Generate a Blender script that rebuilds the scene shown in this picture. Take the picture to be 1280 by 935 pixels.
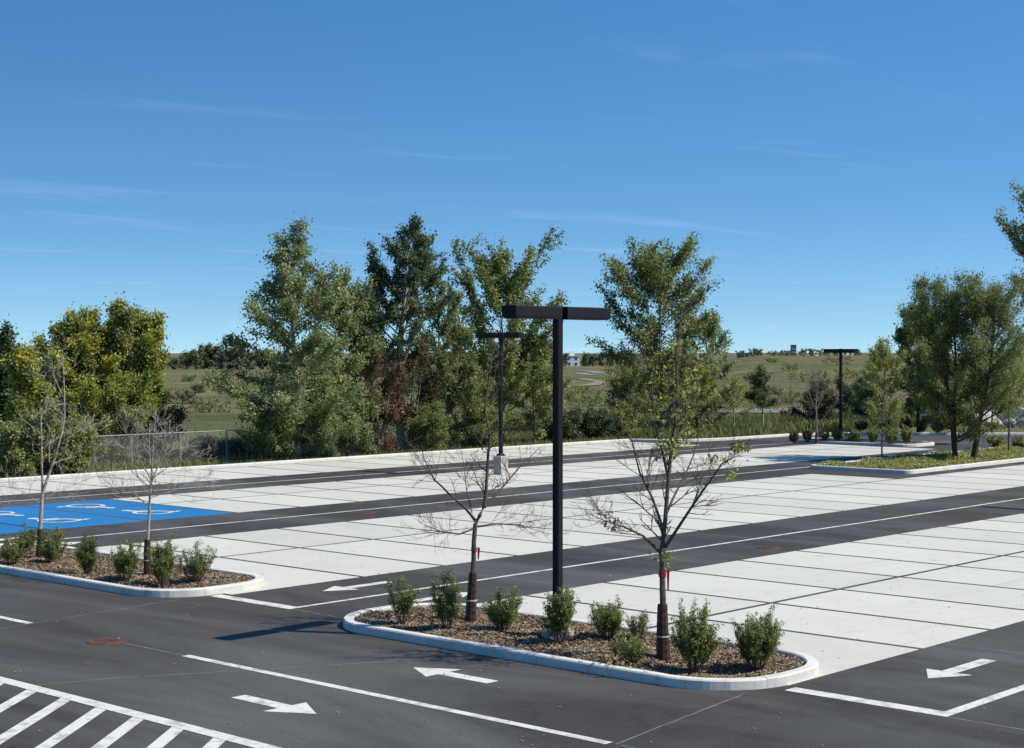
import bpy, math, random
import numpy as np
from mathutils import Vector
R = math.radians
SC = bpy.context.scene
COL = SC.collection
for o in list(bpy.data.objects): bpy.data.objects.remove(o)

# ------------------------------------------------------------------ camera
H_CAM = 5.5
F_PX, CX, CY, HOR = 2041.0, 640.0, 467.5, 440.0
PITCH = math.atan((CY - HOR) / F_PX)
AX = (0.739148, 0.673540)          # camera's right, in lot axes (x across the aisles, y along them)
AF = (-0.673540, 0.739148)         # camera's forward
cam = bpy.data.cameras.new('camera'); cam.sensor_width = 36; cam.lens = F_PX / 1280 * 36
cam.clip_start = .1; cam.clip_end = 12000
camo = bpy.data.objects.new('camera', cam); COL.objects.link(camo)
camo.location = (0, 0, H_CAM)
camo.rotation_euler = (R(90) - PITCH, 0, math.atan2(AX[1], AX[0]))
SC.camera = camo

# ------------------------------------------------------------------ sky, sun, exposure
SKY_ZS, SKY_Z0 = 2.6, .16
SUN = Vector((5.05, 2.80, 6.36)).normalized()
wd = bpy.data.worlds.new('World'); SC.world = wd; wd.use_nodes = True
nt = wd.node_tree; nt.nodes.clear()
out = nt.nodes.new('ShaderNodeOutputWorld'); bg = nt.nodes.new('ShaderNodeBackground')
sky = nt.nodes.new('ShaderNodeTexSky'); sky.sky_type = 'NISHITA'; sky.sun_disc = False
sky.sun_elevation = math.asin(SUN.z); sky.sun_rotation = math.atan2(SUN.x, SUN.y)
sky.altitude = 60; sky.air_density = 1.6; sky.dust_density = 0.0; sky.ozone_density = 4.0
bg.inputs['Strength'].default_value = 0.122
tc = nt.nodes.new('ShaderNodeTexCoord')
# thin cirrus: streaks on a high flat layer, seen in the true sky direction
sep = nt.nodes.new('ShaderNodeSeparateXYZ'); nt.links.new(tc.outputs['Generated'], sep.inputs[0])
zz = nt.nodes.new('ShaderNodeMath'); zz.operation = 'MAXIMUM'; zz.inputs[1].default_value = .02
nt.links.new(sep.outputs['Z'], zz.inputs[0])
dv = nt.nodes.new('ShaderNodeVectorMath'); dv.operation = 'DIVIDE'
cmb = nt.nodes.new('ShaderNodeCombineXYZ')
for k in range(3): nt.links.new(zz.outputs[0], cmb.inputs[k])
nt.links.new(tc.outputs['Generated'], dv.inputs[0]); nt.links.new(cmb.outputs[0], dv.inputs[1])
mp = nt.nodes.new('ShaderNodeMapping'); mp.inputs['Scale'].default_value = (.45, .13, 1)
mp.inputs['Location'].default_value = (17, 23, 0)
nt.links.new(dv.outputs[0], mp.inputs[0])
n1 = nt.nodes.new('ShaderNodeTexNoise'); n1.inputs['Scale'].default_value = 2.2; n1.inputs['Detail'].default_value = 7; n1.inputs['Roughness'].default_value = .55
n1.inputs['Distortion'].default_value = .4
nt.links.new(mp.outputs[0], n1.inputs['Vector'])
rp = nt.nodes.new('ShaderNodeMapRange'); rp.inputs['From Min'].default_value = .59; rp.inputs['From Max'].default_value = .86
rp.inputs['To Min'].default_value = 0; rp.inputs['To Max'].default_value = .13
nt.links.new(n1.outputs['Fac'], rp.inputs['Value'])
addc = nt.nodes.new('ShaderNodeMix'); addc.data_type = 'RGBA'
nt.links.new(rp.outputs[0], addc.inputs['Factor'])
hs = nt.nodes.new('ShaderNodeHueSaturation'); hs.inputs['Saturation'].default_value = 1.28; hs.inputs['Value'].default_value = 1.0
nt.links.new(sky.outputs[0], hs.inputs['Color'])
# the sky deepens quickly with height, as through a clear autumn air: look the sky up a little higher than the ray
wv = nt.nodes.new('ShaderNodeVectorMath'); wv.operation = 'MULTIPLY_ADD'
wv.inputs[1].default_value = (1, 1, SKY_ZS); wv.inputs[2].default_value = (0, 0, SKY_Z0)
nt.links.new(tc.outputs['Generated'], wv.inputs[0]); nt.links.new(wv.outputs[0], sky.inputs['Vector'])
nt.links.new(hs.outputs[0], addc.inputs['A']); addc.inputs['B'].default_value = (7.5, 8.3, 9.0, 1)
nt.links.new(addc.outputs['Result'], bg.inputs['Color']); nt.links.new(bg.outputs[0], out.inputs[0])

sl = bpy.data.lights.new('sun', 'SUN'); sl.energy = 5.0; sl.angle = R(.53); sl.color = (1, .93, .80)
so = bpy.data.objects.new('sun', sl); COL.objects.link(so)
so.rotation_euler = SUN.to_track_quat('Z', 'Y').to_euler(); so.location = (40, 20, 60)
vs = SC.view_settings
vs.view_transform = 'Standard'; vs.look = 'None'; vs.gamma = 1; vs.use_curve_mapping = False; vs.exposure = 0.4

# ------------------------------------------------------------------ helpers
def ground_at(px, py, z=0.0):
    """photo pixel (1280 x 935) -> point on the level plane at height z"""
    dx, dy = px - CX, py - CY
    c, s = math.cos(PITCH), math.sin(PITCH)
    r, fw, up = dx, F_PX * c - dy * s, -(dy * c + F_PX * s)
    t = (H_CAM - z) / -up
    r *= t; fw *= t
    return (r * AX[0] + fw * AF[0], r * AX[1] + fw * AF[1], z)
def rf(r, fw, z=0.0): return (r * AX[0] + fw * AF[0], r * AX[1] + fw * AF[1], z)
def at_depth(px, fw, z=0.0): return rf((px - CX) / F_PX * fw, fw, z)
def depth(p): return p[0] * AF[0] + p[1] * AF[1]
def z_of(py, fw): return H_CAM + (HOR - py) * fw / F_PX

class MB:
    def __init__(s): s.v, s.f, s.t = [], [], []
    def add(s, vs, fs, tint=None):
        n = len(s.v); s.v += [tuple(p) for p in vs]; s.f += [tuple(i + n for i in q) for q in fs]
        return s
    def box(s, c, d, rz=0.0):
        ca, sa = math.cos(rz), math.sin(rz); vs = []
        for k in range(8):
            x = d[0] / 2 * (1 if k & 1 else -1); y = d[1] / 2 * (1 if k & 2 else -1); z = d[2] / 2 * (1 if k & 4 else -1)
            vs.append((c[0] + x * ca - y * sa, c[1] + x * sa + y * ca, c[2] + z))
        return s.add(vs, [(0, 2, 3, 1), (4, 5, 7, 6), (0, 1, 5, 4), (2, 6, 7, 3), (0, 4, 6, 2), (1, 3, 7, 5)])
    def tube(s, pts, rad, n=5, cap=True):
        pts = [Vector(p) for p in pts]; m = len(pts); vs = []; fs = []
        for i, p in enumerate(pts):
            d = (pts[min(i + 1, m - 1)] - pts[max(i - 1, 0)])
            if d.length < 1e-9: d = Vector((0, 0, 1))
            d.normalize()
            a = d.cross(Vector((.3, .9, .1)) if abs(d.z) > .9 else Vector((0, 0, 1))); a.normalize(); b = d.cross(a)
            r = rad[i] if not isinstance(rad, (int, float)) else rad
            for k in range(n):
                t = 2 * math.pi * k / n
                q = p + a * (math.cos(t) * r) + b * (math.sin(t) * r); vs.append((q.x, q.y, q.z))
        for i in range(m - 1):
            for k in range(n):
                k2 = (k + 1) % n
                fs.append((i * n + k, i * n + k2, (i + 1) * n + k2, (i + 1) * n + k))
        if cap: fs += [tuple(range(n))[::-1], tuple((m - 1) * n + k for k in range(n))]
        return s.add(vs, fs)
    def lathe(s, prof, c=(0, 0, 0), n=24):
        vs = []; fs = []
        for (r, z) in prof:
            for k in range(n):
                t = 2 * math.pi * k / n; vs.append((c[0] + r * math.cos(t), c[1] + r * math.sin(t), c[2] + z))
        for i in range(len(prof) - 1):
            for k in range(n):
                k2 = (k + 1) % n; fs.append((i * n + k, i * n + k2, (i + 1) * n + k2, (i + 1) * n + k))
        fs.append(tuple((len(prof) - 1) * n + k for k in range(n)))
        return s.add(vs, fs)
    def flat(s, pts, z=0.0):
        return s.add([(p[0], p[1], z) for p in pts], [tuple(range(len(pts)))])
    def ribbon(s, pts, w, z=0.0):
        """flat strip of width w along 2-D points"""
        L = []; Rr = []; m = len(pts)
        for i in range(m):
            a = pts[max(i - 1, 0)]; b = pts[min(i + 1, m - 1)]
            dx, dy = b[0] - a[0], b[1] - a[1]; l = math.hypot(dx, dy) or 1
            nx, ny = -dy / l * w / 2, dx / l * w / 2
            L.append((pts[i][0] + nx, pts[i][1] + ny, z)); Rr.append((pts[i][0] - nx, pts[i][1] - ny, z))
        return s.add(L + Rr, [(m + i, m + i + 1, i + 1, i) for i in range(m - 1)])
    def sweep(s, path, prof, closed=True):
        """profile of (inward offset, z) swept along a 2-D path (left side of travel is inward)"""
        m = len(path); k = len(prof); vs = []; fs = []
        for i in range(m):
            if closed: a, b = path[i - 1], path[(i + 1) % m]
            else: a, b = path[max(i - 1, 0)], path[min(i + 1, m - 1)]
            dx, dy = b[0] - a[0], b[1] - a[1]; l = math.hypot(dx, dy) or 1
            nx, ny = -dy / l, dx / l
            for (o, z) in prof: vs.append((path[i][0] + nx * o, path[i][1] + ny * o, z))
        for i in range(m if closed else m - 1):
            j = (i + 1) % m
            for q in range(k - 1): fs.append((i * k + q, j * k + q, j * k + q + 1, i * k + q + 1))
        if not closed: fs += [tuple(range(k)), tuple((m - 1) * k + q for q in range(k))[::-1]]
        return s.add(vs, fs)
    def build(s, name, mat, parent=None, loc=None, smooth=False):
        me = bpy.data.meshes.new(name); me.from_pydata(s.v, [], s.f); me.update()
        return link(name, me, mat, parent, loc, smooth)

def link(name, me, mat, parent=None, loc=None, smooth=False):
    if mat is not None and not me.materials: me.materials.append(mat)
    if smooth: me.polygons.foreach_set('use_smooth', [True] * len(me.polygons))
    o = bpy.data.objects.new(name, me); COL.objects.link(o)
    if parent is not None: o.parent = parent
    if loc is not None: o.location = loc
    return o
def tag(o, label=None, cat=None, group=None, kind=None):
    if label: o['label'] = label
    if cat: o['category'] = cat
    if group: o['group'] = group
    if kind: o['kind'] = kind
    return o
def empty(name, loc=(0, 0, 0), rz=0.0):
    o = bpy.data.objects.new(name, None); COL.objects.link(o); o.location = loc; o.rotation_euler.z = rz
    o.empty_display_size = .3
    return o
def np_mesh(name, V, Fq, tint=None, nper=4):
    """fast mesh from arrays; every face has nper corners"""
    me = bpy.data.meshes.new(name); nv, nf = len(V), len(Fq)
    me.vertices.add(nv); me.vertices.foreach_set('co', np.asarray(V, np.float32).ravel())
    me.loops.add(nf * nper); me.loops.foreach_set('vertex_index', np.asarray(Fq, np.int32).ravel())
    me.polygons.add(nf); me.polygons.foreach_set('loop_start', np.arange(0, nf * nper, nper, dtype=np.int32))
    if tint is not None:
        at = me.attributes.new('tint', 'FLOAT', 'POINT'); at.data.foreach_set('value', np.asarray(tint, np.float32))
    me.update(calc_edges=True); me.validate()
    return me

# ------------------------------------------------------------------ materials
def newmat(name):
    m = bpy.data.materials.new(name); m.use_nodes = True; t = m.node_tree
    b = t.nodes['Principled BSDF']; return m, t, b
def N(t, kind, **kw):
    n = t.nodes.new(kind)
    for k, v in kw.items():
        if k in n.inputs: n.inputs[k].default_value = v
        else: setattr(n, k, v)
    return n
def noise(t, scale, detail=5, rough=.55, stretch=(1, 1, 1), dist=0.0, rz=0.0):
    g = N(t, 'ShaderNodeNewGeometry'); mpp = N(t, 'ShaderNodeMapping'); mpp.inputs['Scale'].default_value = stretch
    mpp.inputs['Rotation'].default_value = (0, 0, rz)
    t.links.new(g.outputs['Position'], mpp.inputs[0])
    n = N(t, 'ShaderNodeTexNoise', Scale=scale, Detail=detail, Roughness=rough, Distortion=dist); t.links.new(mpp.outputs[0], n.inputs['Vector'])
    return n
def ramp(t, src, stops):
    r = N(t, 'ShaderNodeValToRGB'); e = r.color_ramp.elements
    while len(e) < len(stops): e.new(.5)
    for k, (p, c) in enumerate(stops):
        e[k].position = p; e[k].color = (*c, 1) if len(c) == 3 else c
    t.links.new(src, r.inputs[0]); return r
def mixc(t, fac, a, b, mode='MIX'):
    m = N(t, 'ShaderNodeMix', data_type='RGBA', blend_type=mode)
    for key, v in (('Factor', fac), ('A', a), ('B', b)):
        if hasattr(v, 'is_linked') or hasattr(v, 'links'): t.links.new(v, m.inputs[key])
        elif key == 'Factor': m.inputs[key].default_value = v
        else: m.inputs[key].default_value = (*v, 1)
    return m.outputs['Result']
def bump(t, b, src, strength, dist=.02):
    n = N(t, 'ShaderNodeBump', Strength=strength, Distance=dist); t.links.new(src, n.inputs['Height']); t.links.new(n.outputs[0], b.inputs['Normal'])
def simple(name, col, rough=.6, var=.2, scale=6.0, bumpv=0.0, bscale=60.0, spec=.4):
    m, t, b = newmat(name)
    n = noise(t, scale, 6); lo = tuple(c * (1 - var) for c in col); hi = tuple(min(1, c * (1 + var)) for c in col)
    r = ramp(t, n.outputs['Fac'], [(.3, lo), (.7, hi)]); t.links.new(r.outputs[0], b.inputs['Base Color'])
    b.inputs['Roughness'].default_value = rough; b.inputs['Specular IOR Level'].default_value = spec
    if bumpv: bump(t, b, noise(t, bscale, 4).outputs['Fac'], bumpv)
    return m
M = {}
# asphalt: fine aggregate, broad worn patches, pale dust drawn along the driving direction
m, t, b = newmat('asphalt')
big = noise(t, .13, 5, .6, (1, 1, 1), .6); dust = noise(t, .22, 6, .62, (.28, 1.0, 1), .9, R(8)); fine = noise(t, 24, 6, .8)
base = ramp(t, big.outputs['Fac'], [(.3, (.029, .0265, .0243)), (.5, (.0355, .033, .0305)), (.72, (.045, .043, .0405))]).outputs[0]
stn = noise(t, .9, 6, .65, (1, 1, 1), .8); stm = ramp(t, stn.outputs['Fac'], [(.32, (.72, .69, .67)), (.5, (1, 1, 1)), (.72, (1.12, 1.12, 1.12))]).outputs[0]
base = mixc(t, 1.0, base, stm, 'MULTIPLY')
wrm = noise(t, .07, 4, .6); base = mixc(t, ramp(t, wrm.outputs['Fac'], [(.4, (0, 0, 0)), (.65, (.6, .6, .6))]).outputs[0], base, (.041, .033, .0285))
dm = ramp(t, dust.outputs['Fac'], [(.42, (0, 0, 0)), (.70, (.9, .9, .9))]).outputs[0]
c = mixc(t, dm, base, (.092, .091, .087))
fm = ramp(t, fine.outputs['Fac'], [(.3, (.6, .6, .6)), (.7, (1.42, 1.42, 1.42))]).outputs[0]
c = mixc(t, 1.0, c, fm, 'MULTIPLY'); t.links.new(c, b.inputs['Base Color'])
b.inputs['Roughness'].default_value = .82; b.inputs['Specular IOR Level'].default_value = .3
bump(t, b, noise(t, 90, 3, .7).outputs['Fac'], .35, .006); M['asphalt'] = m
def coat(name, col, dirt, amt=.35):
    m, t, b = newmat(name)
    a = noise(t, .5, 6, .6, (1, 1, 1), .5); s = noise(t, 7, 5, .65); f = noise(t, 45, 3, .7)
    k = ramp(t, a.outputs['Fac'], [(.42, (0, 0, 0)), (.85, (amt, amt, amt))]).outputs[0]
    c = mixc(t, k, col, dirt)
    oi = N(t, 'ShaderNodeObjectInfo'); ov = ramp(t, oi.outputs['Random'], [(0, (.93, .93, .925)), (1, (1.05, 1.05, 1.05))]).outputs[0]
    c = mixc(t, 1.0, c, ov, 'MULTIPLY')
    dr = noise(t, 1.9, 3, .5, (1, 1, 1), .3); dp = ramp(t, dr.outputs['Fac'], [(.24, (.66, .65, .62)), (.33, (1, 1, 1))]).outputs[0]
    c = mixc(t, 1.0, c, dp, 'MULTIPLY')
    tm = noise(t, 1.1, 5, .7, (3.2, .16, 1), .5); tp_ = ramp(t, tm.outputs['Fac'], [(.28, (.88, .875, .86)), (.45, (1, 1, 1))]).outputs[0]
    c = mixc(t, 1.0, c, tp_, 'MULTIPLY')
    sp = ramp(t, s.outputs['Fac'], [(.25, (.9, .9, .9)), (.5, (1, 1, 1))]).outputs[0]
    c = mixc(t, 1.0, c, sp, 'MULTIPLY')
    fp = ramp(t, f.outputs['Fac'], [(.2, (.93, .93, .93)), (.8, (1.04, 1.04, 1.04))]).outputs[0]
    c = mixc(t, 1.0, c, fp, 'MULTIPLY')
    t.links.new(c, b.inputs['Base Color']); b.inputs['Roughness'].default_value = .75; b.inputs['Specular IOR Level'].default_value = .3
    bump(t, b, noise(t, 70, 3, .7).outputs['Fac'], .2, .004); return m
M['pale'] = coat('pale_stall_coating', (.49, .478, .425), (.405, .392, .342), .65)
M['blue'] = coat('blue_stall_coating', (.010, .145, .36), (.03, .165, .34), .5)
# road paint, worn through in specks
m, t, b = newmat('white_road_paint')
w1 = noise(t, 3, 6, .65); w2 = noise(t, 55, 3, .7)
k = ramp(t, w1.outputs['Fac'], [(.32, (1, 1, 1)), (.52, (0, 0, 0))]).outputs[0]
k2 = ramp(t, w2.outputs['Fac'], [(.34, (1, 1, 1)), (.46, (0, 0, 0))]).outputs[0]
kk = mixc(t, .5, k, k2, 'ADD')
c = mixc(t, kk, (.56, .55, .51), (.26, .255, .24)); t.links.new(c, b.inputs['Base Color']); b.inputs['Roughness'].default_value = .7
M['paint'] = m
M['seam'] = simple('joint_sealer', (.13, .128, .12), .8, .5, 3)
M['kerb'] = None
m, t, b = newmat('kerb_concrete')
a = noise(t, 1.3, 7, .65); f = noise(t, 30, 4, .7)
c = ramp(t, a.outputs['Fac'], [(.25, (.42, .412, .385)), (.6, (.58, .57, .53)), (.8, (.64, .63, .585))]).outputs[0]
fp = ramp(t, f.outputs['Fac'], [(.25, (.84, .84, .84)), (.6, (1.03, 1.03, 1.03))]).outputs[0]
c = mixc(t, 1.0, c, fp, 'MULTIPLY')
sc_ = noise(t, 4.5, 4, .6, (1, 1, .35), .6); c = mixc(t, 1.0, c, ramp(t, sc_.outputs['Fac'], [(.27, (.68, .67, .65)), (.40, (1, 1, 1))]).outputs[0], 'MULTIPLY')
t.links.new(c, b.inputs['Base Color']); b.inputs['Roughness'].default_value = .85
bump(t, b, noise(t, 50, 4).outputs['Fac'], .3, .006); M['kerb'] = m
M['black_metal'] = simple('black_painted_metal', (.006, .006, .0075), .55, .2, 5, .05, 40, .22)
M['lens'] = simple('frosted_lamp_lens', (.45, .45, .43), .35, .05)
M['rust'] = simple('rusty_cast_iron', (.085, .042, .028), .85, .45, 9, .5, 40)
M['concrete'] = simple('cast_concrete', (.36, .35, .32), .85, .22, 3, .3, 30)
M['bark_dark'] = simple('dark_bark', (.045, .034, .026), .9, .4, 14, .5, 30)
M['bark_grey'] = simple('grey_bark', (.16, .135, .11), .9, .35, 14, .5, 30)
M['bark_red'] = simple('reddish_stem_bark', (.14, .085, .06), .85, .3, 14)
M['bark_twig'] = simple('brown_grey_bark', (.085, .068, .054), .9, .35, 14, .5, 30)
M['bark_pale'] = simple('pale_bark', (.30, .27, .22), .85, .3, 10, .4, 30)
M['guard'] = simple('brown_trunk_wrap', (.035, .016, .013), .55, .35, 12, .3, 40)
M['ribbon'] = simple('red_plastic_ribbon', (.24, .016, .02), .4, .1)
M['band'] = simple('pale_tie_band', (.45, .42, .38), .6, .1)
M['galv'] = simple('galvanised_steel', (.25, .26, .26), .45, .15, 10)
M['rock'] = simple('pale_boulder_stone', (.36, .34, .31), .9, .35, 1.6, .6, 8)
M['white_wall'] = simple('white_render', (.72, .72, .70), .8, .05)
M['grey_wall'] = simple('grey_cladding', (.22, .23, .24), .7, .1)
M['roof'] = simple('dark_roof', (.07, .07, .075), .8, .15)
M['glass'] = simple('dark_window_glass', (.03, .035, .045), .15, .1)
M['box_green'] = simple('pale_utility_cabinet', (.40, .41, .40), .5, .08)
# mulch
m, t, b = newmat('bark_mulch')
a = noise(t, 22, 5, .7); c = ramp(t, a.outputs['Fac'], [(.25, (.06, .041, .027)), (.5, (.135, .095, .062)), (.75, (.23, .165, .11))]).outputs[0]
t.links.new(c, b.inputs['Base Color']); b.inputs['Roughness'].default_value = .95
bump(t, b, noise(t, 30, 5, .7).outputs['Fac'], 1, .05); M['mulch'] = m
m, t, b = newmat('wood_chips')
at = N(t, 'ShaderNodeAttribute', attribute_name='tint')
c = ramp(t, at.outputs['Fac'], [(0, (.06, .04, .026)), (.35, (.16, .113, .072)), (.7, (.27, .195, .125)), (1, (.40, .315, .22))]).outputs[0]
t.links.new(c, b.inputs['Base Color']); b.inputs['Roughness'].default_value = .9; M['chips'] = m
# ground: dry grass, green patches, bare earth
m, t, b = newmat('meadow_ground')
a = noise(t, .035, 8, .68, (1, 1, 1), 1.2); d = noise(t, .009, 5, .55, (.55, 1.7, 1), .7, R(-42)); e = noise(t, .35, 6, .7); f = noise(t, 2.3, 5, .75)
c1 = ramp(t, a.outputs['Fac'], [(.32, (.058, .078, .030)), (.5, (.112, .128, .052)), (.66, (.20, .185, .098))]).outputs[0]
c2 = ramp(t, e.outputs['Fac'], [(.3, (.125, .088, .056)), (.6, (.155, .125, .082)), (.75, (.11, .112, .055))]).outputs[0]
k = ramp(t, d.outputs['Fac'], [(.42, (0, 0, 0)), (.62, (.9, .9, .9))]).outputs[0]
c = mixc(t, k, c1, c2)
fp = ramp(t, f.outputs['Fac'], [(.25, (.55, .55, .55)), (.7, (1.25, 1.25, 1.25))]).outputs[0]
c = mixc(t, 1.0, c, fp, 'MULTIPLY')
ep = ramp(t, e.outputs['Fac'], [(.3, (.72, .76, .7)), (.62, (1.12, 1.08, 1.02))]).outputs[0]
c = mixc(t, 1.0, c, ep, 'MULTIPLY')
t.links.new(c, b.inputs['Base Color']); b.inputs['Roughness'].default_value = 1.0; b.inputs['Specular IOR Level'].default_value = .1
bump(t, b, noise(t, 1.2, 6, .75).outputs['Fac'], 1, .35); M['meadow'] = m
M['gravel'] = simple('grey_gravel', (.17, .17, .172), .95, .25, 1.2, .6, 14)
M['dirt'] = simple('pale_dirt', (.19, .155, .10), .95, .2, .6, .4, 6)

def leafmat(name, stops, trans=.34, rough=.55):
    m, t, b = newmat(name)
    at = N(t, 'ShaderNodeAttribute', attribute_name='tint')
    r = ramp(t, at.outputs['Fac'], stops)
    t.links.new(r.outputs[0], b.inputs['Base Color']); b.inputs['Roughness'].default_value = rough; b.inputs['Specular IOR Level'].default_value = .35
    tr = N(t, 'ShaderNodeBsdfTranslucent'); mx = N(t, 'ShaderNodeMixShader'); mx.inputs[0].default_value = trans
    hsv = N(t, 'ShaderNodeHueSaturation'); hsv.inputs['Value'].default_value = 1.5; hsv.inputs['Hue'].default_value = .485
    t.links.new(r.outputs[0], hsv.inputs['Color']); t.links.new(hsv.outputs[0], tr.inputs['Color'])
    t.links.new(b.outputs[0], mx.inputs[1]); t.links.new(tr.outputs[0], mx.inputs[2])
    t.links.new(mx.outputs[0], t.nodes['Material Output'].inputs['Surface']); M[name] = m
leafmat('leaf_green', [(0, (0.085, 0.116, 0.033)), (.5, (0.169, 0.208, 0.064)), (.85, (0.261, 0.272, 0.092)), (1, (0.401, 0.337, 0.083))])
leafmat('leaf_silver', [(0, (0.093, 0.131, 0.044)), (.5, (0.185, 0.230, 0.090)), (1, (0.349, 0.361, 0.163))])
leafmat('leaf_dark', [(0, (0.041, 0.067, 0.029)), (.6, (0.085, 0.122, 0.051)), (1, (0.160, 0.186, 0.075))])
leafmat('leaf_yellow', [(0, (0.089, 0.131, 0.030)), (.4, (0.198, 0.245, 0.050)), (.75, (0.378, 0.361, 0.057)), (1, (0.611, 0.469, 0.057))])
leafmat('leaf_red', [(0, (0.043, 0.051, 0.026)), (.4, (0.081, 0.085, 0.043)), (.75, (0.139, 0.071, 0.046)), (1, (0.203, 0.085, 0.053))])
leafmat('leaf_willow', [(0, (0.080, 0.112, 0.035)), (.5, (0.152, 0.189, 0.064)), (1, (0.264, 0.279, 0.102))])
leafmat('leaf_shrub', [(0, (0.052, 0.086, 0.022)), (.5, (0.126, 0.174, 0.047)), (.85, (0.232, 0.260, 0.079)), (1, (0.357, 0.244, 0.096))])
leafmat('leaf_lime', [(0, (0.109, 0.145, 0.036)), (.5, (0.217, 0.254, 0.065)), (1, (0.377, 0.362, 0.102))])
leafmat('leaf_dry', [(0, (0.132, 0.083, 0.039)), (.5, (0.264, 0.176, 0.083)), (1, (0.374, 0.286, 0.154))])
leafmat('leaf_far', [(0, (0.070, 0.096, 0.047)), (.6, (0.122, 0.148, 0.075)), (1, (0.209, 0.209, 0.100))], .15)
leafmat('grass_blade', [(0, (0.055, 0.088, 0.020)), (.5, (0.121, 0.149, 0.039)), (.8, (0.198, 0.187, 0.072)), (1, (0.297, 0.242, 0.121))], .25, .7)
leafmat('weed_blade', [(0, (0.066, 0.088, 0.024)), (.4, (0.132, 0.127, 0.050)), (.7, (0.209, 0.171, 0.083)), (1, (0.165, 0.083, 0.044))], .2, .8)

# ------------------------------------------------------------------ terrain
def sstep(a, b, x):
    x = np.clip((x - a) / (b - a), 0, 1); return x * x * (3 - 2 * x)
def terrain(r, fw):
    r = np.asarray(r, float); fw = np.asarray(fw, float)
    az = r / np.maximum(fw, 30)
    z = 4.3 * sstep(.085, .16, az) * (sstep(120, 460, fw) ** 1.15) * (1 - .55 * sstep(520, 900, fw))
    z = z + .9 * sstep(-.2, -.5, az) * sstep(200, 600, fw)
    m_ = sstep(125, 200, fw)
    z = z + m_ * (.35 * np.sin(r * .051 + fw * .02) * np.sin(fw * .033 + 1.2) + .16 * np.sin(r * .17 + 2) * np.sin(fw * .12))
    return z - .04
fw_l = np.concatenate([np.linspace(-120, 60, 10), np.linspace(70, 300, 70), np.linspace(306, 700, 60), np.geomspace(720, 7000, 26)])
s_l = np.concatenate([-np.geomspace(1, .12, 14)[:-1] * 1.0, np.linspace(-.11, .11, 60), np.geomspace(.12, 1, 14)])
V = []
for fw in fw_l:
    wdt = 520 if fw < 300 else fw * 1.75
    rr = s_l * wdt * 2.2
    zz_ = terrain(rr, np.full_like(rr, fw))
    for r_, z_ in zip(rr, zz_): V.append(rf(r_, fw, z_))
nr = len(s_l); F = [(i * nr + k, i * nr + k + 1, (i + 1) * nr + k + 1, (i + 1) * nr + k) for i in range(len(fw_l) - 1) for k in range(nr - 1)]
gm = bpy.data.meshes.new('ground'); gm.from_pydata(V, [], F); gm.update()
ground = tag(link('ground', gm, M['meadow'], smooth=True), 'grassy meadow beyond the car park, rising to a low ridge', None, None, 'structure')

def path_strip(name, pix, width, mat, label):
    pts = []
    for (px, fw) in pix:
        pts.append(((px - CX) / F_PX * fw, fw))
    # smooth
    for _ in range(2):
        q = [pts[0]]
        for a, b_ in zip(pts[:-1], pts[1:]):
            q += [(a[0] * .75 + b_[0] * .25, a[1] * .75 + b_[1] * .25), (a[0] * .25 + b_[0] * .75, a[1] * .25 + b_[1] * .75)]
        pts = q + [pts[-1]]
    V = []; n = len(pts)
    for i, p in enumerate(pts):
        a = pts[max(i - 1, 0)]; c_ = pts[min(i + 1, n - 1)]; dx, dy = c_[0] - a[0], c_[1] - a[1]; l = math.hypot(dx, dy)
        for s_ in (-1, -.33, .33, 1):
            r_ = p[0] - dy / l * width / 2 * s_; f_ = p[1] + dx / l * width / 2 * s_
            V.append(rf(r_, f_, float(terrain(r_, f_)) + .10))
    F = [(i * 4 + k, i * 4 + k + 1, (i + 1) * 4 + k + 1, (i + 1) * 4 + k) for i in range(n - 1) for k in range(3)]
    me = bpy.data.meshes.new(name); me.from_pydata(V, [], F); me.update()
    return tag(link(name, me, mat), label, None, None, 'structure')
path_strip('gravel_road', [(858, 153), (885, 151), (930, 150), (990, 150), (1060, 150), (1140, 150)], 10, M['gravel'], 'grey gravel road behind the planted verge')
path_strip('dirt_path', [(700, 250), (722, 262), (750, 290), (757, 320), (728, 340)], 2.6, M['dirt'], 'pale worn track curving through the meadow')
path_strip('farm_road', [(690, 470), (726, 460), (752, 440), (740, 418), (722, 400), (742, 380), (790, 370)], 3.6, M['gravel'], 'winding grey road climbing the far meadow')

strip_ = MB(); ys_ = np.linspace(15, 47, 33); rgs = random.Random(2)
strip_.add([(-62.3, y_, -.03) for y_ in ys_] + [(-64.7 + rgs.uniform(-.3, .3) + max(0, y_ - 42) * .4, y_, -.03) for y_ in ys_], [(i, i + 1, 33 + i + 1, 33 + i) for i in range(32)])
tag(strip_.build('dirt_verge', M['dirt']), 'bare pale dirt strip along the kerb by the scrub', None, None, 'structure')
# ------------------------------------------------------------------ parking lot
A3 = -56.5; KX = -62.2
lot_poly = [(70, -40), (70, 112), (-30, 112), (-46, 104), (-52, 98.6), (-57, 95), (-58.4, 91.3), (-58.6, 84), (-60.2, 80.4), (KX, 79), (KX, -40)]
lot = tag(MB().flat(lot_poly, 0.0).build('parking_lot', M['asphalt']), 'dark asphalt of the empty car park with aisles and painted stalls', None, None, 'structure')

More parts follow.
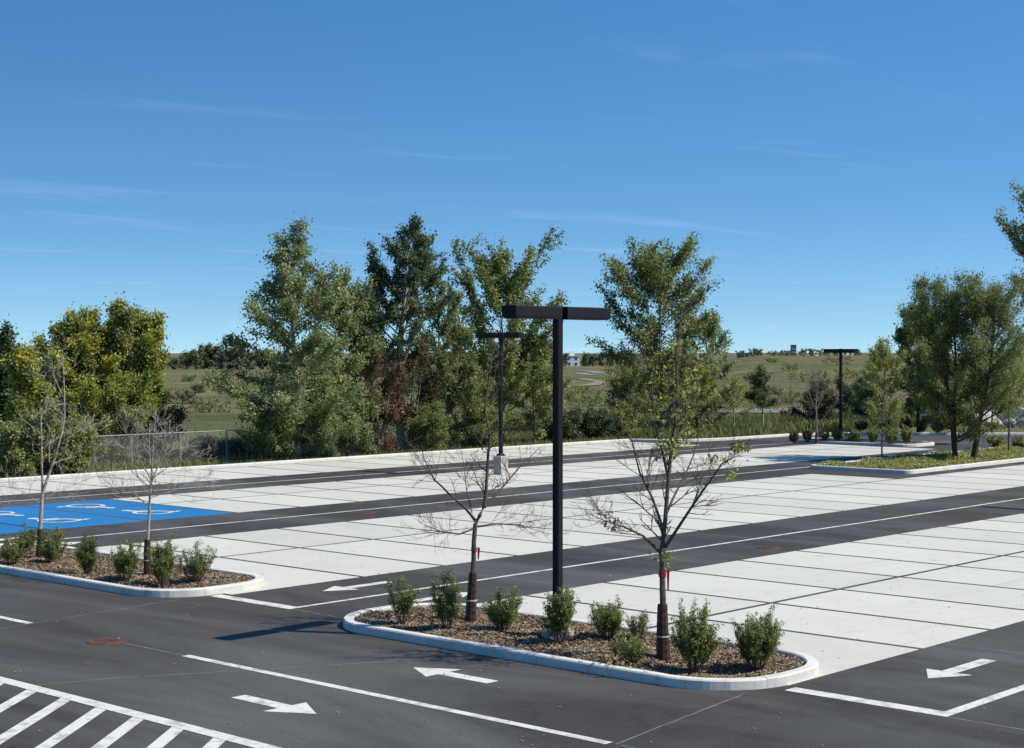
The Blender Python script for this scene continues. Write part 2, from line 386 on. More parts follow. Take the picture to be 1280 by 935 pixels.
# stall coatings: each stall is a pale sheet with bare asphalt left between
Z1, Z2, Z3 = .004, .008, .012
pan_cache = {}
def panel(x0, x1, y0, y1, mat='pale', name='stall_panel', g=.075):
    w, l = round(x1 - x0 - 2 * g, 3), round(y1 - y0 - 2 * g, 3)
    key = (w, l, mat)
    if key not in pan_cache:
        mb = MB().box((w / 2, l / 2, -.001), (w, l, .010)); me = bpy.data.meshes.new(name); me.from_pydata(mb.v, [], mb.f); me.update(); me.materials.append(M[mat]); pan_cache[key] = me
    o = bpy.data.objects.new(name, pan_cache[key]); COL.objects.link(o); o.parent = lot; o.location = (x0 + g, y0 + g, 0)
    return o
PITCH_S = 2.81
def rows(x0, x1, xs, y_first, y_line, y_end, left=True, right=True, left_end=None):
    ys = [y_first]; y = y_line
    while y < y_end - .3: ys.append(y); y += PITCH_S
    ys.append(y_end)
    for a, b_ in zip(ys[:-1], ys[1:]):
        if left and (left_end is None or b_ <= left_end + .1): panel(x0, xs, a, b_)
        if right: panel(xs, x1, a, b_)
rows(-24.62, -14.65, -19.85, 22.85, 27.4, 94.7)
rows(-39.65, -29.5, -35.25, 22.95, 27.0, 94.0, left_end=64.1)
rows(-9.2, .6, -4.3, 22.85, 27.4, 60)
yb = [24.0, 27.62, 31.26, 34.9]
for a, b_ in zip(yb[:-1], yb[1:]):
    panel(-49.2, -44.5, a, b_, 'blue', 'blue_stall_panel'); panel(-52.25, -49.2, a, b_, 'blue', 'blue_stall_panel')
rows(-52.25, -44.5, -49.2, 34.9, 34.9 + PITCH_S, 84.6)
y = 24.0
while y < 77.5:
    panel(KX + .15, A3, y, min(y + PITCH_S, 78.7)); y += PITCH_S

def mark(name, mb, mat='paint'): return mb.build(name, M[mat], lot)
for x in (-27.05, -42.1, -54.15):
    mark('centre_line', MB().ribbon([(x, 22.85 if x > -45 else 20), (x, 88)], .13, Z1))
mark('centre_line', MB().ribbon([(-11.78, 22.85), (-11.78, 80)], .2, Z1))
for x0, x1 in ((-29.75, -26.98), (-14.55, -11.68)):
    mark('stop_line', MB().ribbon([(x0, 22.7), (x1, 22.7)], .32, Z1 + .001))
for x0, x1 in ((-24.25, -14.4), (-46, -29.45), (-7.5, 3)):
    mark('road_line', MB().ribbon([(x0, 17.83), (x1, 17.83)], .17, Z1))
def arrow(cx, cy, ang, L=2.05, w=.22, hw=.43, hl=.75):
    """tip at (cx, cy), pointing along ang"""
    pts = [(0, 0), (-hl, hw), (-hl, w / 2 + .03), (-L, w / 2 + .03), (-L, -w / 2 - .03), (-hl, -w / 2 - .03), (-hl, -hw)]
    ca, sa = math.cos(ang), math.sin(ang)
    mark('direction_arrow', MB().flat([(cx + x * ca - y * sa, cy + x * sa + y * ca) for x, y in pts], Z1))
arrow(-18.85, 16.28, 0, 1.9); arrow(-20.4, 19.83, math.pi, 1.9)
arrow(-13.3, 25.0, -math.pi / 2, 2.25); arrow(-28.45, 24.75, -math.pi / 2, 2.12)
arrow(-25.83, 27.0, math.pi / 2, 1.9); arrow(-43.3, 24.6, -math.pi / 2, 2.1); arrow(-41.0, 26.6, math.pi / 2, 1.9)
arrow(-43.5, 80.6, -math.pi / 2, 2.3)
# hatched zone by the building
mark('hatch_border', MB().ribbon([(-34, 14.42), (-8, 14.42)], .26, Z2))
for k in range(-9, 14):
    x = -23.57 + .985 * k
    mark('hatch_stripe', MB().flat([(x - .14, 14.29), (x - .14 + 4.0 * .79, 14.29 - 4.0), (x + .14 + 4.0 * .79, 14.29 - 4.0), (x + .14, 14.29)], Z1))
# joints in the asphalt
for a, b_ in (((-29.33, 17.08), (-29.9, 22.0)), ((-46, 17.08), (-29.33, 17.05)), ((-26.1, 17.80), (-24.3, 17.82)), ((-14.3, 17.84), (-14.88, 21.9)), ((-20.8, 20.5), (-23.2, 16.2)),
             ((-14.2, 17.84), (-7.6, 17.84)), ((-27.2, 22.6), (-24.8, 22.55)), ((-12.0, 22.55), (-6, 22.5)), ((-23.3, 16.2), (-23.9, 14.6)), ((-14.6, 28.2), (-9.3, 28.4))):
    mid = [(a[0] + (b_[0] - a[0]) * q / 12 + random.Random(int(q * 77 + abs(a[0]) * 10)).uniform(-.015, .015), a[1] + (b_[1] - a[1]) * q / 12 + random.Random(int(q * 31 + abs(a[1]) * 10)).uniform(-.015, .015)) for q in range(13)]
    mark('asphalt_joint', MB().ribbon(mid, .035, .0025), 'seam')
# wheelchair symbols, upright as seen by a driver pulling in
def wheelchair(cx, cy, s, flip):
    """u runs along +y, v (up) along -x for the row on the near aisle"""
    mb = MB()
    def P(u, v): return (cx - v * s * flip, cy + u * s * flip)
    mb.flat([P(-.16 + .1 * math.cos(q), .80 + .1 * math.sin(q)) for q in np.linspace(0, 2 * math.pi, 15)[:-1]], 0)
    arc = [(-.02 + .36 * math.cos(q), .10 + .36 * math.sin(q)) for q in np.linspace(R(125), R(345), 22)]
    for k, (line, w_) in enumerate((([(-.15, .68), (-.12, .5), (-.09, .30)], .15), ([(-.11, .50), (.2, .48)], .09), ([(-.1, .30), (.2, .29)], .12), ([(.17, .31), (.30, .02), (.36, -.14)], .12), ([(.33, -.13), (.52, -.06)], .10), (arc, .09))):
        mb.ribbon([P(*q) for q in line], w_ * s, .0012 * (k + 1))      # strokes that cross lie a hair apart
    o = mb.build('disabled_symbol', M['paint'], lot); o.location.z = .0075
    return o
for cx, cy, fl in ((-46.55, 33.05, 1), (-46.55, 29.4, 1), (-50.6, 32.7, -1), (-50.6, 29.1, -1), (-46.55, 25.9, 1)):
    wheelchair(cx, cy, 1.75, fl)

# ------------------------------------------------------------------ kerbs and planted islands
KPROF = [(0, -.03), (0, .145), (.02, .17), (.18, .17), (.205, .15), (.205, -.03)]
def stadium(x0, x1, y0, y1, r, n=22):
    pts = []
    for cx, cy, a0 in ((x1 - r, y0 + r, -90), (x1 - r, y1 - r, 0), (x0 + r, y1 - r, 90), (x0 + r, y0 + r, 180)):
        for k in range(n + 1):
            a = R(a0 + 90 * k / n); pts.append((cx + r * math.cos(a), cy + r * math.sin(a)))
    # break long straight runs up so that they can waver a little
    res = []
    for p, q in zip(pts, pts[1:] + pts[:1]):
        l = math.hypot(q[0] - p[0], q[1] - p[1]); m_ = max(1, int(l / .8))
        for k in range(m_): res.append((p[0] + (q[0] - p[0]) * k / m_, p[1] + (q[1] - p[1]) * k / m_))
    rg = random.Random(int(abs(x0) * 10))
    return [(x + rg.uniform(-.006, .006), y + rg.uniform(-.006, .006)) for x, y in res]
def inside_st(x, y, x0, x1, y0, y1, r, m_=.2):
    x0 += m_; x1 -= m_; y0 += m_; y1 -= m_; r -= m_
    cx = np.clip(x, x0 + r, x1 - r); cy = np.clip(y, y0 + r, y1 - r)
    return (x - cx) ** 2 + (y - cy) ** 2 < r * r
def bed_z(x, y): return .10 + .05 * math.sin(x * 1.7 + 1) * math.sin(y * 2.3) + .03 * math.sin(x * 5.1) * math.sin(y * 4.3 + 1)
def island(x0, x1, y0, y1, r, label, chips=9000, seed=1, cover=None):
    isl = tag(empty('planting_island', ((x0 + x1) / 2, (y0 + y1) / 2, 0)), label, None, None, 'structure')
    ox, oy = isl.location.x, isl.location.y
    path = stadium(x0, x1, y0, y1, r); path = path + path[:1]; run = [path[0]]; acc = 0.0
    def stone(run):
        (ax, ay), (bx, by) = run[-2], run[-1]; l_ = math.hypot(bx - ax, by - ay)
        run = run[:-1] + [(bx - (bx - ax) / l_ * .006, by - (by - ay) / l_ * .006)]      # open joint to the next stone
        o = MB().sweep(run, KPROF, False).build('kerb_stone', M['kerb'], isl); o.location = (-ox, -oy, random.Random(len(run) + int(abs(ax * 100))).uniform(-.006, .006))
    for p, q in zip(path[:-1], path[1:]):
        run.append(q); acc += math.hypot(q[0] - p[0], q[1] - p[1])
        if acc > 1.85: stone(run); run = [q]; acc = 0.0
    if len(run) > 1: stone(run)
    # mulch surface, mounded and uneven
    g = .16; nx, ny = int((x1 - x0) / g), int((y1 - y0) / g); vs = []; idx = {}
    fs = []
    for i in range(nx + 1):
        for j in range(ny + 1):
            x, y = x0 + i * g, y0 + j * g
            if inside_st(x, y, x0, x1, y0, y1, r, .06): idx[i, j] = len(vs); vs.append((x - ox, y - oy, bed_z(x, y) + random.Random(i * 91 + j).uniform(-.015, .015)))
    for (i, j) in idx:
        if (i + 1, j) in idx and (i, j + 1) in idx and (i + 1, j + 1) in idx: fs.append((idx[i, j], idx[i + 1, j], idx[i + 1, j + 1], idx[i, j + 1]))
    mb = MB(); mb.v = vs; mb.f = fs; mb.build('mulch_bed', M['mulch'], isl)
    if chips:
        rg = np.random.default_rng(seed); X = rg.uniform(x0, x1, chips * 2); Y = rg.uniform(y0, y1, chips * 2)
        ok = inside_st(X, Y, x0, x1, y0, y1, r, .23); X, Y = X[ok][:chips], Y[ok][:chips]; n = len(X)
        Z = .10 + .05 * np.sin(X * 1.7 + 1) * np.sin(Y * 2.3) + .03 * np.sin(X * 5.1) * np.sin(Y * 4.3 + 1) + rg.uniform(.0, .035, n)
        a = rg.uniform(0, 6.283, n); L = rg.uniform(.014, .05, n); Wd = rg.uniform(.005, .014, n); tl = rg.normal(0, .35, n); tw = rg.normal(0, .5, n)
        u = np.stack([np.cos(a) * np.cos(tl), np.sin(a) * np.cos(tl), np.sin(tl)], 1); w = np.stack([-np.sin(a) * np.cos(tw), np.cos(a) * np.cos(tw), np.sin(tw)], 1)
        C = np.stack([X - ox, Y - oy, Z], 1)
        Q = np.stack([C - u * L[:, None] - w * Wd[:, None], C + u * L[:, None] - w * Wd[:, None], C + u * L[:, None] + w * Wd[:, None], C - u * L[:, None] + w * Wd[:, None]], 1).reshape(-1, 3)
        me = np_mesh('wood_chips', Q, np.arange(n * 4).reshape(n, 4), np.repeat(np.clip(rg.normal(.5, .24, n), 0, 1), 4))
        tag(link('wood_chips', me, M['chips'], isl), kind='stuff')
    return isl
NI = (-25.05, -14.75, 21.5, 25.0, 1.55); LI = (-41.2, -29.85, 21.4, 24.9, 1.4)
island(*NI, 'mulched planting island with pale kerb in front of the pale stalls', 42000, 1)
island(*LI, 'mulched planting island with pale kerb beside the blue stalls', 34000, 2)
FI = (-54.8, -46.3, 84.9, 88.7, 1.3)
island(*FI, 'small mulched island with low shrubs and a lamp', 3500, 3)
PI_ = (-41.6, -36.2, 66.3, 93.5, .5)
island(*PI_, 'long planted island with leafy ground cover and trees', 2500, 4)

def kerb_run(path, label):
    res = []
    for p, q in zip(path[:-1], path[1:]):
        l = math.hypot(q[0] - p[0], q[1] - p[1]); m_ = max(1, int(l / 1.5))
        for k in range(m_): res.append((p[0] + (q[0] - p[0]) * k / m_, p[1] + (q[1] - p[1]) * k / m_))
    res.append(path[-1])
    return tag(MB().sweep(res, [(-.02, -.05), (-.02, .13), (.005, .16), (.27, .16), (.30, .13), (.30, -.05)], False).build('kerb', M['kerb']), label, None, None, 'structure')
kerb_run([(-30, 112), (-46, 104), (-52, 98.6), (-57, 95), (-58.4, 91.3), (-58.6, 84), (-59.2, 81.6), (-60.2, 80.2), (KX, 79), (KX, -10)][::-1], 'long pale concrete kerb along the edge of the car park')

# loose bits on the asphalt
def scatter_bits():
    rg = np.random.default_rng(8); n = 420
    px = rg.uniform(0, 1280, n); py = rg.uniform(640, 935, n); Q = []; T = []
    for a, b_ in zip(px, py):
        x, y, z = ground_at(a, b_)
        s_ = rg.uniform(.012, .035); an = rg.uniform(0, 6.28); tl = rg.uniform(-.2, .5)
        u = np.array([math.cos(an), math.sin(an), tl]) * s_; w = np.array([-math.sin(an), math.cos(an), .3]) * s_ * .55
        c_ = np.array([x, y, .02]); Q += [c_ - u, c_ - w, c_ + u, c_ + w]; T += [rg.uniform(0, 1)] * 4
    me = np_mesh('fallen_leaves', np.array(Q), np.arange(n * 4).reshape(n, 4), T)
    tag(link('fallen_leaves', me, M['leaf_dry']), 'scattered dry leaf bits lying on the paving', 'leaves', None, 'stuff')
scatter_bits()

# ------------------------------------------------------------------ lamps
def lamp(loc, height, head_len, rz, ped, label, name='parking_lamp'):
    """ped: (side, height) of the concrete footing; head runs along local y"""
    t = tag(empty(name, loc, rz), label, 'lamp', 'black twin-head car park lamps')
    s_, h_ = ped
    mb = MB()
    if s_ > .5 and h_ < .4:
        mb.lathe([(.0, -.1), (.31, -.1), (.31, h_ - .03), (.28, h_)], n=20)
    else:
        c = .02
        mb.add([(x * q, y * q, z) for z, q in ((-.05, s_ / 2), (h_ - c, s_ / 2), (h_, s_ / 2 - c)) for x, y in ((-1, -1), (1, -1), (1, 1), (-1, 1))],
               [(0, 1, 5, 4), (1, 2, 6, 5), (2, 3, 7, 6), (3, 0, 4, 7), (4, 5, 9, 8), (5, 6, 10, 9), (6, 7, 11, 10), (7, 4, 8, 11), (8, 9, 10, 11)])
    mb.build('footing', M['concrete'], t)
    bp = MB().box((0, 0, h_ + .015), (.30, .30, .03))
    bp.box((0, 0, h_ + .06), (.22, .22, .06))
    bp.build('base_plate', M['black_metal'], t)
    for sx in (-1, 1):
        for sy in (-1, 1): MB().lathe([(.018, 0), (.018, .05), (.01, .06)], (sx * .12, sy * .12, h_ + .03), 6).build('anchor_bolt', M['galv'], t)
    w = .155
    pole = MB(); c = .018; hw = w / 2
    ring = [(-hw + c, -hw), (hw - c, -hw), (hw, -hw + c), (hw, hw - c), (hw - c, hw), (-hw + c, hw), (-hw, hw - c), (-hw, -hw + c)]
    pole.add([(x, y, z) for z in (h_ + .03, height - .01) for x, y in ring] + [(x * .8, y * .8, height + .01) for x, y in ring],
             [(k, (k + 1) % 8, 8 + (k + 1) % 8, 8 + k) for k in range(8)] + [(8 + k, 8 + (k + 1) % 8, 16 + (k + 1) % 8, 16 + k) for k in range(8)] + [tuple(range(16, 24))])
    pl = pole.build('pole', M['black_metal'], t)
    MB().box((0, -hw - .004, h_ + .75), (.09, .012, .16)).build('hand_hole_cover', M['black_metal'], pl)
    for sg in (-1, 1):
        y0 = hw + .002; L = head_len / 2 - y0; wd_ = .36; hh = .215; zc = height - .012 - hh / 2
        hd = MB(); c = .02
        prof = [(-wd_ / 2 + c, -hh / 2), (wd_ / 2 - c, -hh / 2), (wd_ / 2, -hh / 2 + c), (wd_ / 2, hh / 2 - c), (wd_ / 2 - c, hh / 2), (-wd_ / 2 + c, hh / 2), (-wd_ / 2, hh / 2 - c), (-wd_ / 2, -hh / 2 + c)]
        hd.add([(x, sg * (y0 + yy), zc + z) for yy in (0, L) for x, z in prof], [(k, (k + 1) % 8, 8 + (k + 1) % 8, 8 + k) for k in range(8)] + [tuple(range(8)), tuple(range(8, 16))])
        # a shallow rim under the housing carries the lens
        for xx in (-1, 1): hd.box((xx * (wd_ / 2 - .035), sg * (y0 + L / 2), zc - hh / 2 - .012), (.03, L - .06, .024))
        for yy in (.045, L - .045): hd.box((0, sg * (y0 + yy), zc - hh / 2 - .012), (wd_ - .13, .03, .024))
        h_o = hd.build('lamp_head', M['black_metal'], t)
        MB().box((0, sg * (y0 + L / 2), zc - hh / 2 - .006), (wd_ - .14, L - .14, .008)).build('lens', M['lens'], h_o)
    return t
NL = (-20.17, 23.42, .10)
lamp(NL, 6.27, 2.74, 0, (.62, .16), 'tall black twin-head lamp rising from the shrubs of the mulched island')
lamp((-49.75, 53.85, 0), 6.38, 2.5, math.pi / 2, (.46, .84), 'black twin-head lamp on a tall square concrete pedestal among the stalls')
lamp((-52.3, 87.2, .1), 5.6, 2.2, math.pi / 2, (.45, .12), 'black twin-head lamp on the small far island with low shrubs')
lamp((-20.25, 56.9, 0), 6.38, 2.95, math.pi / 2, (.46, .84), 'black twin-head lamp on a pedestal beyond the pale stalls, casting its shadow on the aisle')

# ------------------------------------------------------------------ manhole covers
def manhole(x, y, r, label):
    t = tag(empty('manhole_cover', (x, y, 0)), label, 'manhole cover')
    MB().lathe([(r * .86, .003), (r * .87, .016), (r, .014), (r * 1.02, .002)][::-1], n=32).build('frame_ring', M['rust'], t)
    d = MB().lathe([(r * .84, .004), (r * .83, .018)], n=32)
    for i in range(-4, 5):
        for j in range(-4, 5):
            if (i * i + j * j) < 17: d.box((i * r * .17, j * r * .17, .021), (r * .09, r * .09, .006))
    d.build('lid', M['rust'], t)
manhole(-26.53, 17.68, .36, 'rusty round manhole cover in the dark road asphalt')
manhole(-41.3, 37.8, .40, 'rusty manhole cover in the aisle past the blue stalls')
manhole(-25.5, 38.7, .36, 'rusty manhole cover in the aisle behind the mulched island')

# ------------------------------------------------------------------ leaves and branches
def leaf_quads(C, size, rg, aspect=.55, up=.35, tint=None, fold=True):
    """kite-shaped leaves at centres C, each a pair of triangles sharing the midrib"""
    n = len(C)
    u = rg.normal(size=(n, 3)); u /= np.linalg.norm(u, axis=1)[:, None]
    nn = rg.normal(size=(n, 3)); nn[:, 2] = np.abs(nn[:, 2]) + up
    w = np.cross(nn, u); w /= np.linalg.norm(w, axis=1)[:, None] + 1e-9
    nz = np.cross(u, w)
    s_ = (size * rg.uniform(.6, 1.25, n))[:, None]
    A = C - u * s_ * .5; B = C + u * s_ * .5; mid = C + u * s_ * -.06
    dz = nz * s_ * .10
    L = mid + w * s_ * aspect * .5 + dz; Rr = mid - w * s_ * aspect * .5 + dz
    Q = np.stack([A, Rr, B, L], 1).reshape(-1, 3)
    T = None if tint is None else np.repeat(tint, 4)
    return Q, np.arange(n * 4).reshape(n, 4), T

def prof_cone(t): return max(.06, (1 - t) ** .8) * min(1, .55 + t * 3)
def prof_oval(t): return max(.10, math.sin(math.pi * min(1, (.20 + .80 * t)) ** 1.0) ** .8)
def prof_column(t): return min(1, .6 + 1.6 * t) * (1 - t ** 4) ** .6 + .06
def prof_full(t): return (.84 + .16 * math.sin(math.pi * t)) * (1 - max(0, t - .7) ** 1.5 * 3.4)
def prof_top(t): return (.45 + .55 * math.sin(math.pi * min(1, t * 1.05) ** 1.3)) * (1 - .55 * max(0, t - .75) / .25)

LEAF_MUL = 2.45
def leafy_tree(name, label, cat, base, H, Rw, prof, leaf, bark, nlimb=34, nsub=7, nleaf=9000, lsize=.2, clus=.22, h0=.1, rise=(.35, 1.0), seed=1,
               group=None, trunk_r=None, stems=1, tint_bias=.0, aspect=.62, lean=(0, 0), wob=.02, patch=None, up=.35):
    rg = random.Random(seed); ng = np.random.default_rng(seed)
    t_ = tag(empty(name, base), label, cat, group)
    tr = trunk_r or H * .011 + .02
    wood = MB(); twigs = []
    for st in range(stems):
        lx = lean[0] + (rg.uniform(-.12, .12) if stems > 1 else 0); ly = lean[1] + (rg.uniform(-.12, .12) if stems > 1 else 0)
        hs_ = H * (1 if st == 0 else rg.uniform(.78, .95))
        ph = rg.uniform(0, 6)
        def tp(q): return Vector((lx * hs_ * q + wob * hs_ * math.sin(q * 5 + ph) * q, ly * hs_ * q + wob * hs_ * math.cos(q * 4 + ph) * q, hs_ * q - .08))
        wood.tube([tp(q / 9) for q in range(10)], [tr * (1 - .93 * (q / 9) ** .8) + .006 for q in range(10)], 7)
        nl = nlimb // stems
        for k in range(nl):
            q = h0 + (1 - h0) * ((k + rg.uniform(0, .9)) / nl) ** .85
            q = min(q, .985)
            L = Rw * prof(q) * rg.uniform(.5, 1.28)
            az = k * 2.39996 + rg.uniform(-.5, .5) + st
            el = rise[0] + (rise[1] - rise[0]) * q + rg.uniform(-.15, .2)
            d = Vector((math.cos(az) * math.cos(el), math.sin(az) * math.cos(el), math.sin(el)))
            Lr = L / max(.35, math.cos(el)); Lr = min(Lr, L * 1.7)
            s0 = tp(q); pts = []
            for j in range(5):
                f_ = j / 4; p = s0 + d * Lr * f_ + Vector((0, 0, .12 * Lr * f_ * f_ * (1 if rise[1] > .5 else -.3)))
                p += Vector((rg.uniform(-1, 1), rg.uniform(-1, 1), rg.uniform(-1, 1))) * Lr * .035 * f_
                pts.append(p)
            r0 = max(.008, tr * .42 * (1 - q) + .008)
            wood.tube(pts, [r0 * (1 - .8 * j / 4) for j in range(5)], 4, False)
            twigs.append((pts[2], pts[4], Lr))
            for j in range(nsub):
                f_ = rg.uniform(.22, 1); i0 = min(3, int(f_ * 4)); a = pts[i0].lerp(pts[i0 + 1], f_ * 4 - i0)
                dd = (d + Vector((rg.gauss(0, .6), rg.gauss(0, .6), rg.gauss(.18, .45)))).normalized()
                l2 = Lr * rg.uniform(.16, .40) * (1.15 - .5 * f_)
                bnd = a + dd * l2
                if j % 2 == 0: wood.tube([a, a.lerp(bnd, .5) + Vector((0, 0, .02 * l2)), bnd], [r0 * .35 + .003, r0 * .22 + .003, .003], 3, False)
                twigs.append((a, bnd, l2 * 1.6))
    # bring the grown tree to the measured height and spread
    ends_ = np.array([tuple(b_) for a, b_, l in twigs]); zs_ = H / max(.1, ends_[:, 2].max()); rad_ = np.abs(ends_[:, 0] * AX[0] + ends_[:, 1] * AX[1] - (lean[0] * AX[0] + lean[1] * AX[1]) * ends_[:, 2])
    rs_ = Rw * .90 / max(.05, np.percentile(rad_, 97)); wood.v = [(x * rs_, y * rs_, z * zs_) for x, y, z in wood.v]
    twigs = [(Vector((a.x * rs_, a.y * rs_, a.z * zs_)), Vector((b_.x * rs_, b_.y * rs_, b_.z * zs_)), l) for a, b_, l in twigs]
    nleaf = int(nleaf * LEAF_MUL)
    wood.build('trunk', M[bark], t_)
    A = np.array([tuple(a) for a, b_, l in twigs]); Bq = np.array([tuple(b_) for a, b_, l in twigs]); Wt = np.array([l for a, b_, l in twigs]) ** 1.25
    pick = ng.choice(len(A), nleaf, p=Wt / Wt.sum()); f_ = ng.uniform(.1, 1.08, nleaf) ** .8
    C = A[pick] + (Bq - A[pick] if False else (Bq[pick] - A[pick])) * f_[:, None] + ng.normal(size=(nleaf, 3)) * clus * ng.uniform(.3, 1.0, (nleaf, 1))
    C[:, 2] = np.maximum(C[:, 2], .08)
    ct = ng.normal(0, .16, len(A))
    tint = .42 + tint_bias + ct[pick] + ng.normal(0, .13, nleaf)
    if patch is not None: tint = tint + patch(C[:, 2] / H, C[:, 0] * AX[0] + C[:, 1] * AX[1], ng)
    Q, Fq, T = leaf_quads(C, lsize * .86, ng, aspect, up, np.clip(tint, 0, 1))
    link('crown', np_mesh('crown', Q, Fq, T), M[leaf], t_)
    return t_

def on_x(px, X):
    """ground point in photo column px on the line x = X of the lot"""
    s_ = (px - CX) / F_PX; fw = X / (AX[0] * s_ + AF[0]); return at_depth(px, fw, 0)
def P_tree(px, X, top, hw, leaf, name, label, prof, bark='bark_grey', **kw):
    b_ = on_x(px, X); fw = depth(b_); z0 = float(terrain((px - CX) / F_PX * fw, fw))
    H = z_of(top, fw) - z0; Rw = hw * fw / F_PX
    return leafy_tree(name, label, kw.pop('cat', 'tree'), (b_[0], b_[1], z0), H, Rw, prof, leaf, bark, seed=int(px * 7 + top), **kw)
GT = 'trees along the edge of the car park'
def patch_low_red(h, r, ng): return np.where(h < .42, .3, -.05)
# left group
P_tree(8, -74, 407, 30, 'leaf_dark', 'spruce_tree', 'dark narrow evergreen behind the yellowing trees', prof_cone, 'bark_dark', nlimb=46, nleaf=6500, lsize=.22, rise=(-.05, .5), group=GT)
P_tree(30, -70, 436, 30, 'leaf_yellow', 'autumn_tree', 'small tree with orange-yellow leaves beside the dark evergreen', prof_oval, nlimb=26, nleaf=5200, lsize=.2, tint_bias=.1, group=GT)
P_tree(76, -73, 400, 42, 'leaf_yellow', 'autumn_tree', 'yellow-green tree behind the forked bare sapling', prof_oval, nlimb=34, nleaf=8000, lsize=.18, tint_bias=.03, group=GT)
P_tree(112, -72, 386, 44, 'leaf_yellow', 'autumn_tree', 'broad yellow-topped tree between two yellow-green neighbours by the wire fence', prof_oval, nlimb=38, nleaf=9500, lsize=.18, tint_bias=.06, group=GT)
P_tree(152, -71, 377, 36, 'leaf_green', 'poplar_tree', 'green poplar rising between yellowing trees behind the wire fence', prof_oval, nlimb=34, nleaf=8000, lsize=.2, tint_bias=.15, rise=(.5, 1.1), group=GT)
P_tree(184, -70.5, 392, 30, 'leaf_yellow', 'autumn_tree', 'olive tree with a yellow edge at the open end of the yellowing group', prof_column, nlimb=32, nleaf=7500, lsize=.19, tint_bias=.02, group=GT)
# middle group
P_tree(371, -65, 277, 84, 'leaf_silver', 'poplar_tree', 'tall loose silver-green poplar with a pointed ragged top', prof_cone, 'bark_pale', nlimb=62, nsub=9, nleaf=16500, lsize=.19, clus=.24, h0=.05, rise=(.2, .75), group=GT)
P_tree(424, -65.5, 336, 46, 'leaf_silver', 'poplar_tree', 'shorter bushy poplar leaning against the tall silver-green one', prof_column, 'bark_pale', nlimb=36, nsub=8, nleaf=10000, lsize=.18, clus=.22, h0=.04, rise=(.3, .9), group=GT, tint_bias=.02)
P_tree(462, -68, 304, 34, 'leaf_dark', 'poplar_tree', 'slim dark poplar on the shoulder of the dark pointed one', prof_cone, 'bark_grey', nlimb=32, nleaf=6500, lsize=.19, rise=(.6, 1.15), group=GT)
P_tree(503, -66.5, 271, 60, 'leaf_dark', 'poplar_tree', 'tall dark pointed poplar with pale trunk above red undergrowth', prof_cone, 'bark_pale', nlimb=52, nsub=8, nleaf=13000, lsize=.19, clus=.18, h0=.22, rise=(.65, 1.2), group=GT, tint_bias=.08)
P_tree(546, -67, 335, 34, 'leaf_green', 'poplar_tree', 'thin poplar filling the gap between the dark one and the wide one', prof_oval, 'bark_pale', nlimb=28, nleaf=5200, lsize=.18, rise=(.5, 1.1), group=GT)
P_tree(628, -66.5, 287, 72, 'leaf_green', 'cottonwood_tree', 'wide airy cottonwood standing behind the lamp on the pedestal', prof_full, 'bark_grey', nlimb=58, nsub=8, nleaf=12500, lsize=.21, clus=.2, h0=.1, rise=(.5, 1.15), group=GT, tint_bias=-.03)
P_tree(668, -65.5, 418, 40, 'leaf_green', 'bushy_tree', 'low olive bushy tree under the wide airy cottonwood', prof_oval, 'bark_grey', nlimb=34, nleaf=8000, lsize=.17, h0=.04, group=GT, tint_bias=.14)
P_tree(822, -68, 297, 66, 'leaf_green', 'cottonwood_tree', 'full green cottonwood standing alone behind the leafy sapling', prof_full, 'bark_grey', nlimb=64, nsub=9, nleaf=16500, lsize=.22, clus=.28, h0=.04, rise=(.3, 1.0), group=GT, tint_bias=.03)
P_tree(884, -68, 385, 38, 'leaf_silver', 'poplar_tree', 'pale slender poplar beside the full green cottonwood', prof_oval, 'bark_pale', nlimb=30, nleaf=5200, lsize=.19, h0=.15, group=GT, tint_bias=.1)
P_tree(918, -66, 470, 22, 'leaf_lime', 'sapling', 'small yellow-green sapling at the meadow edge', prof_oval, 'bark_pale', nlimb=16, nleaf=1300, lsize=.14, h0=.2, group=GT)
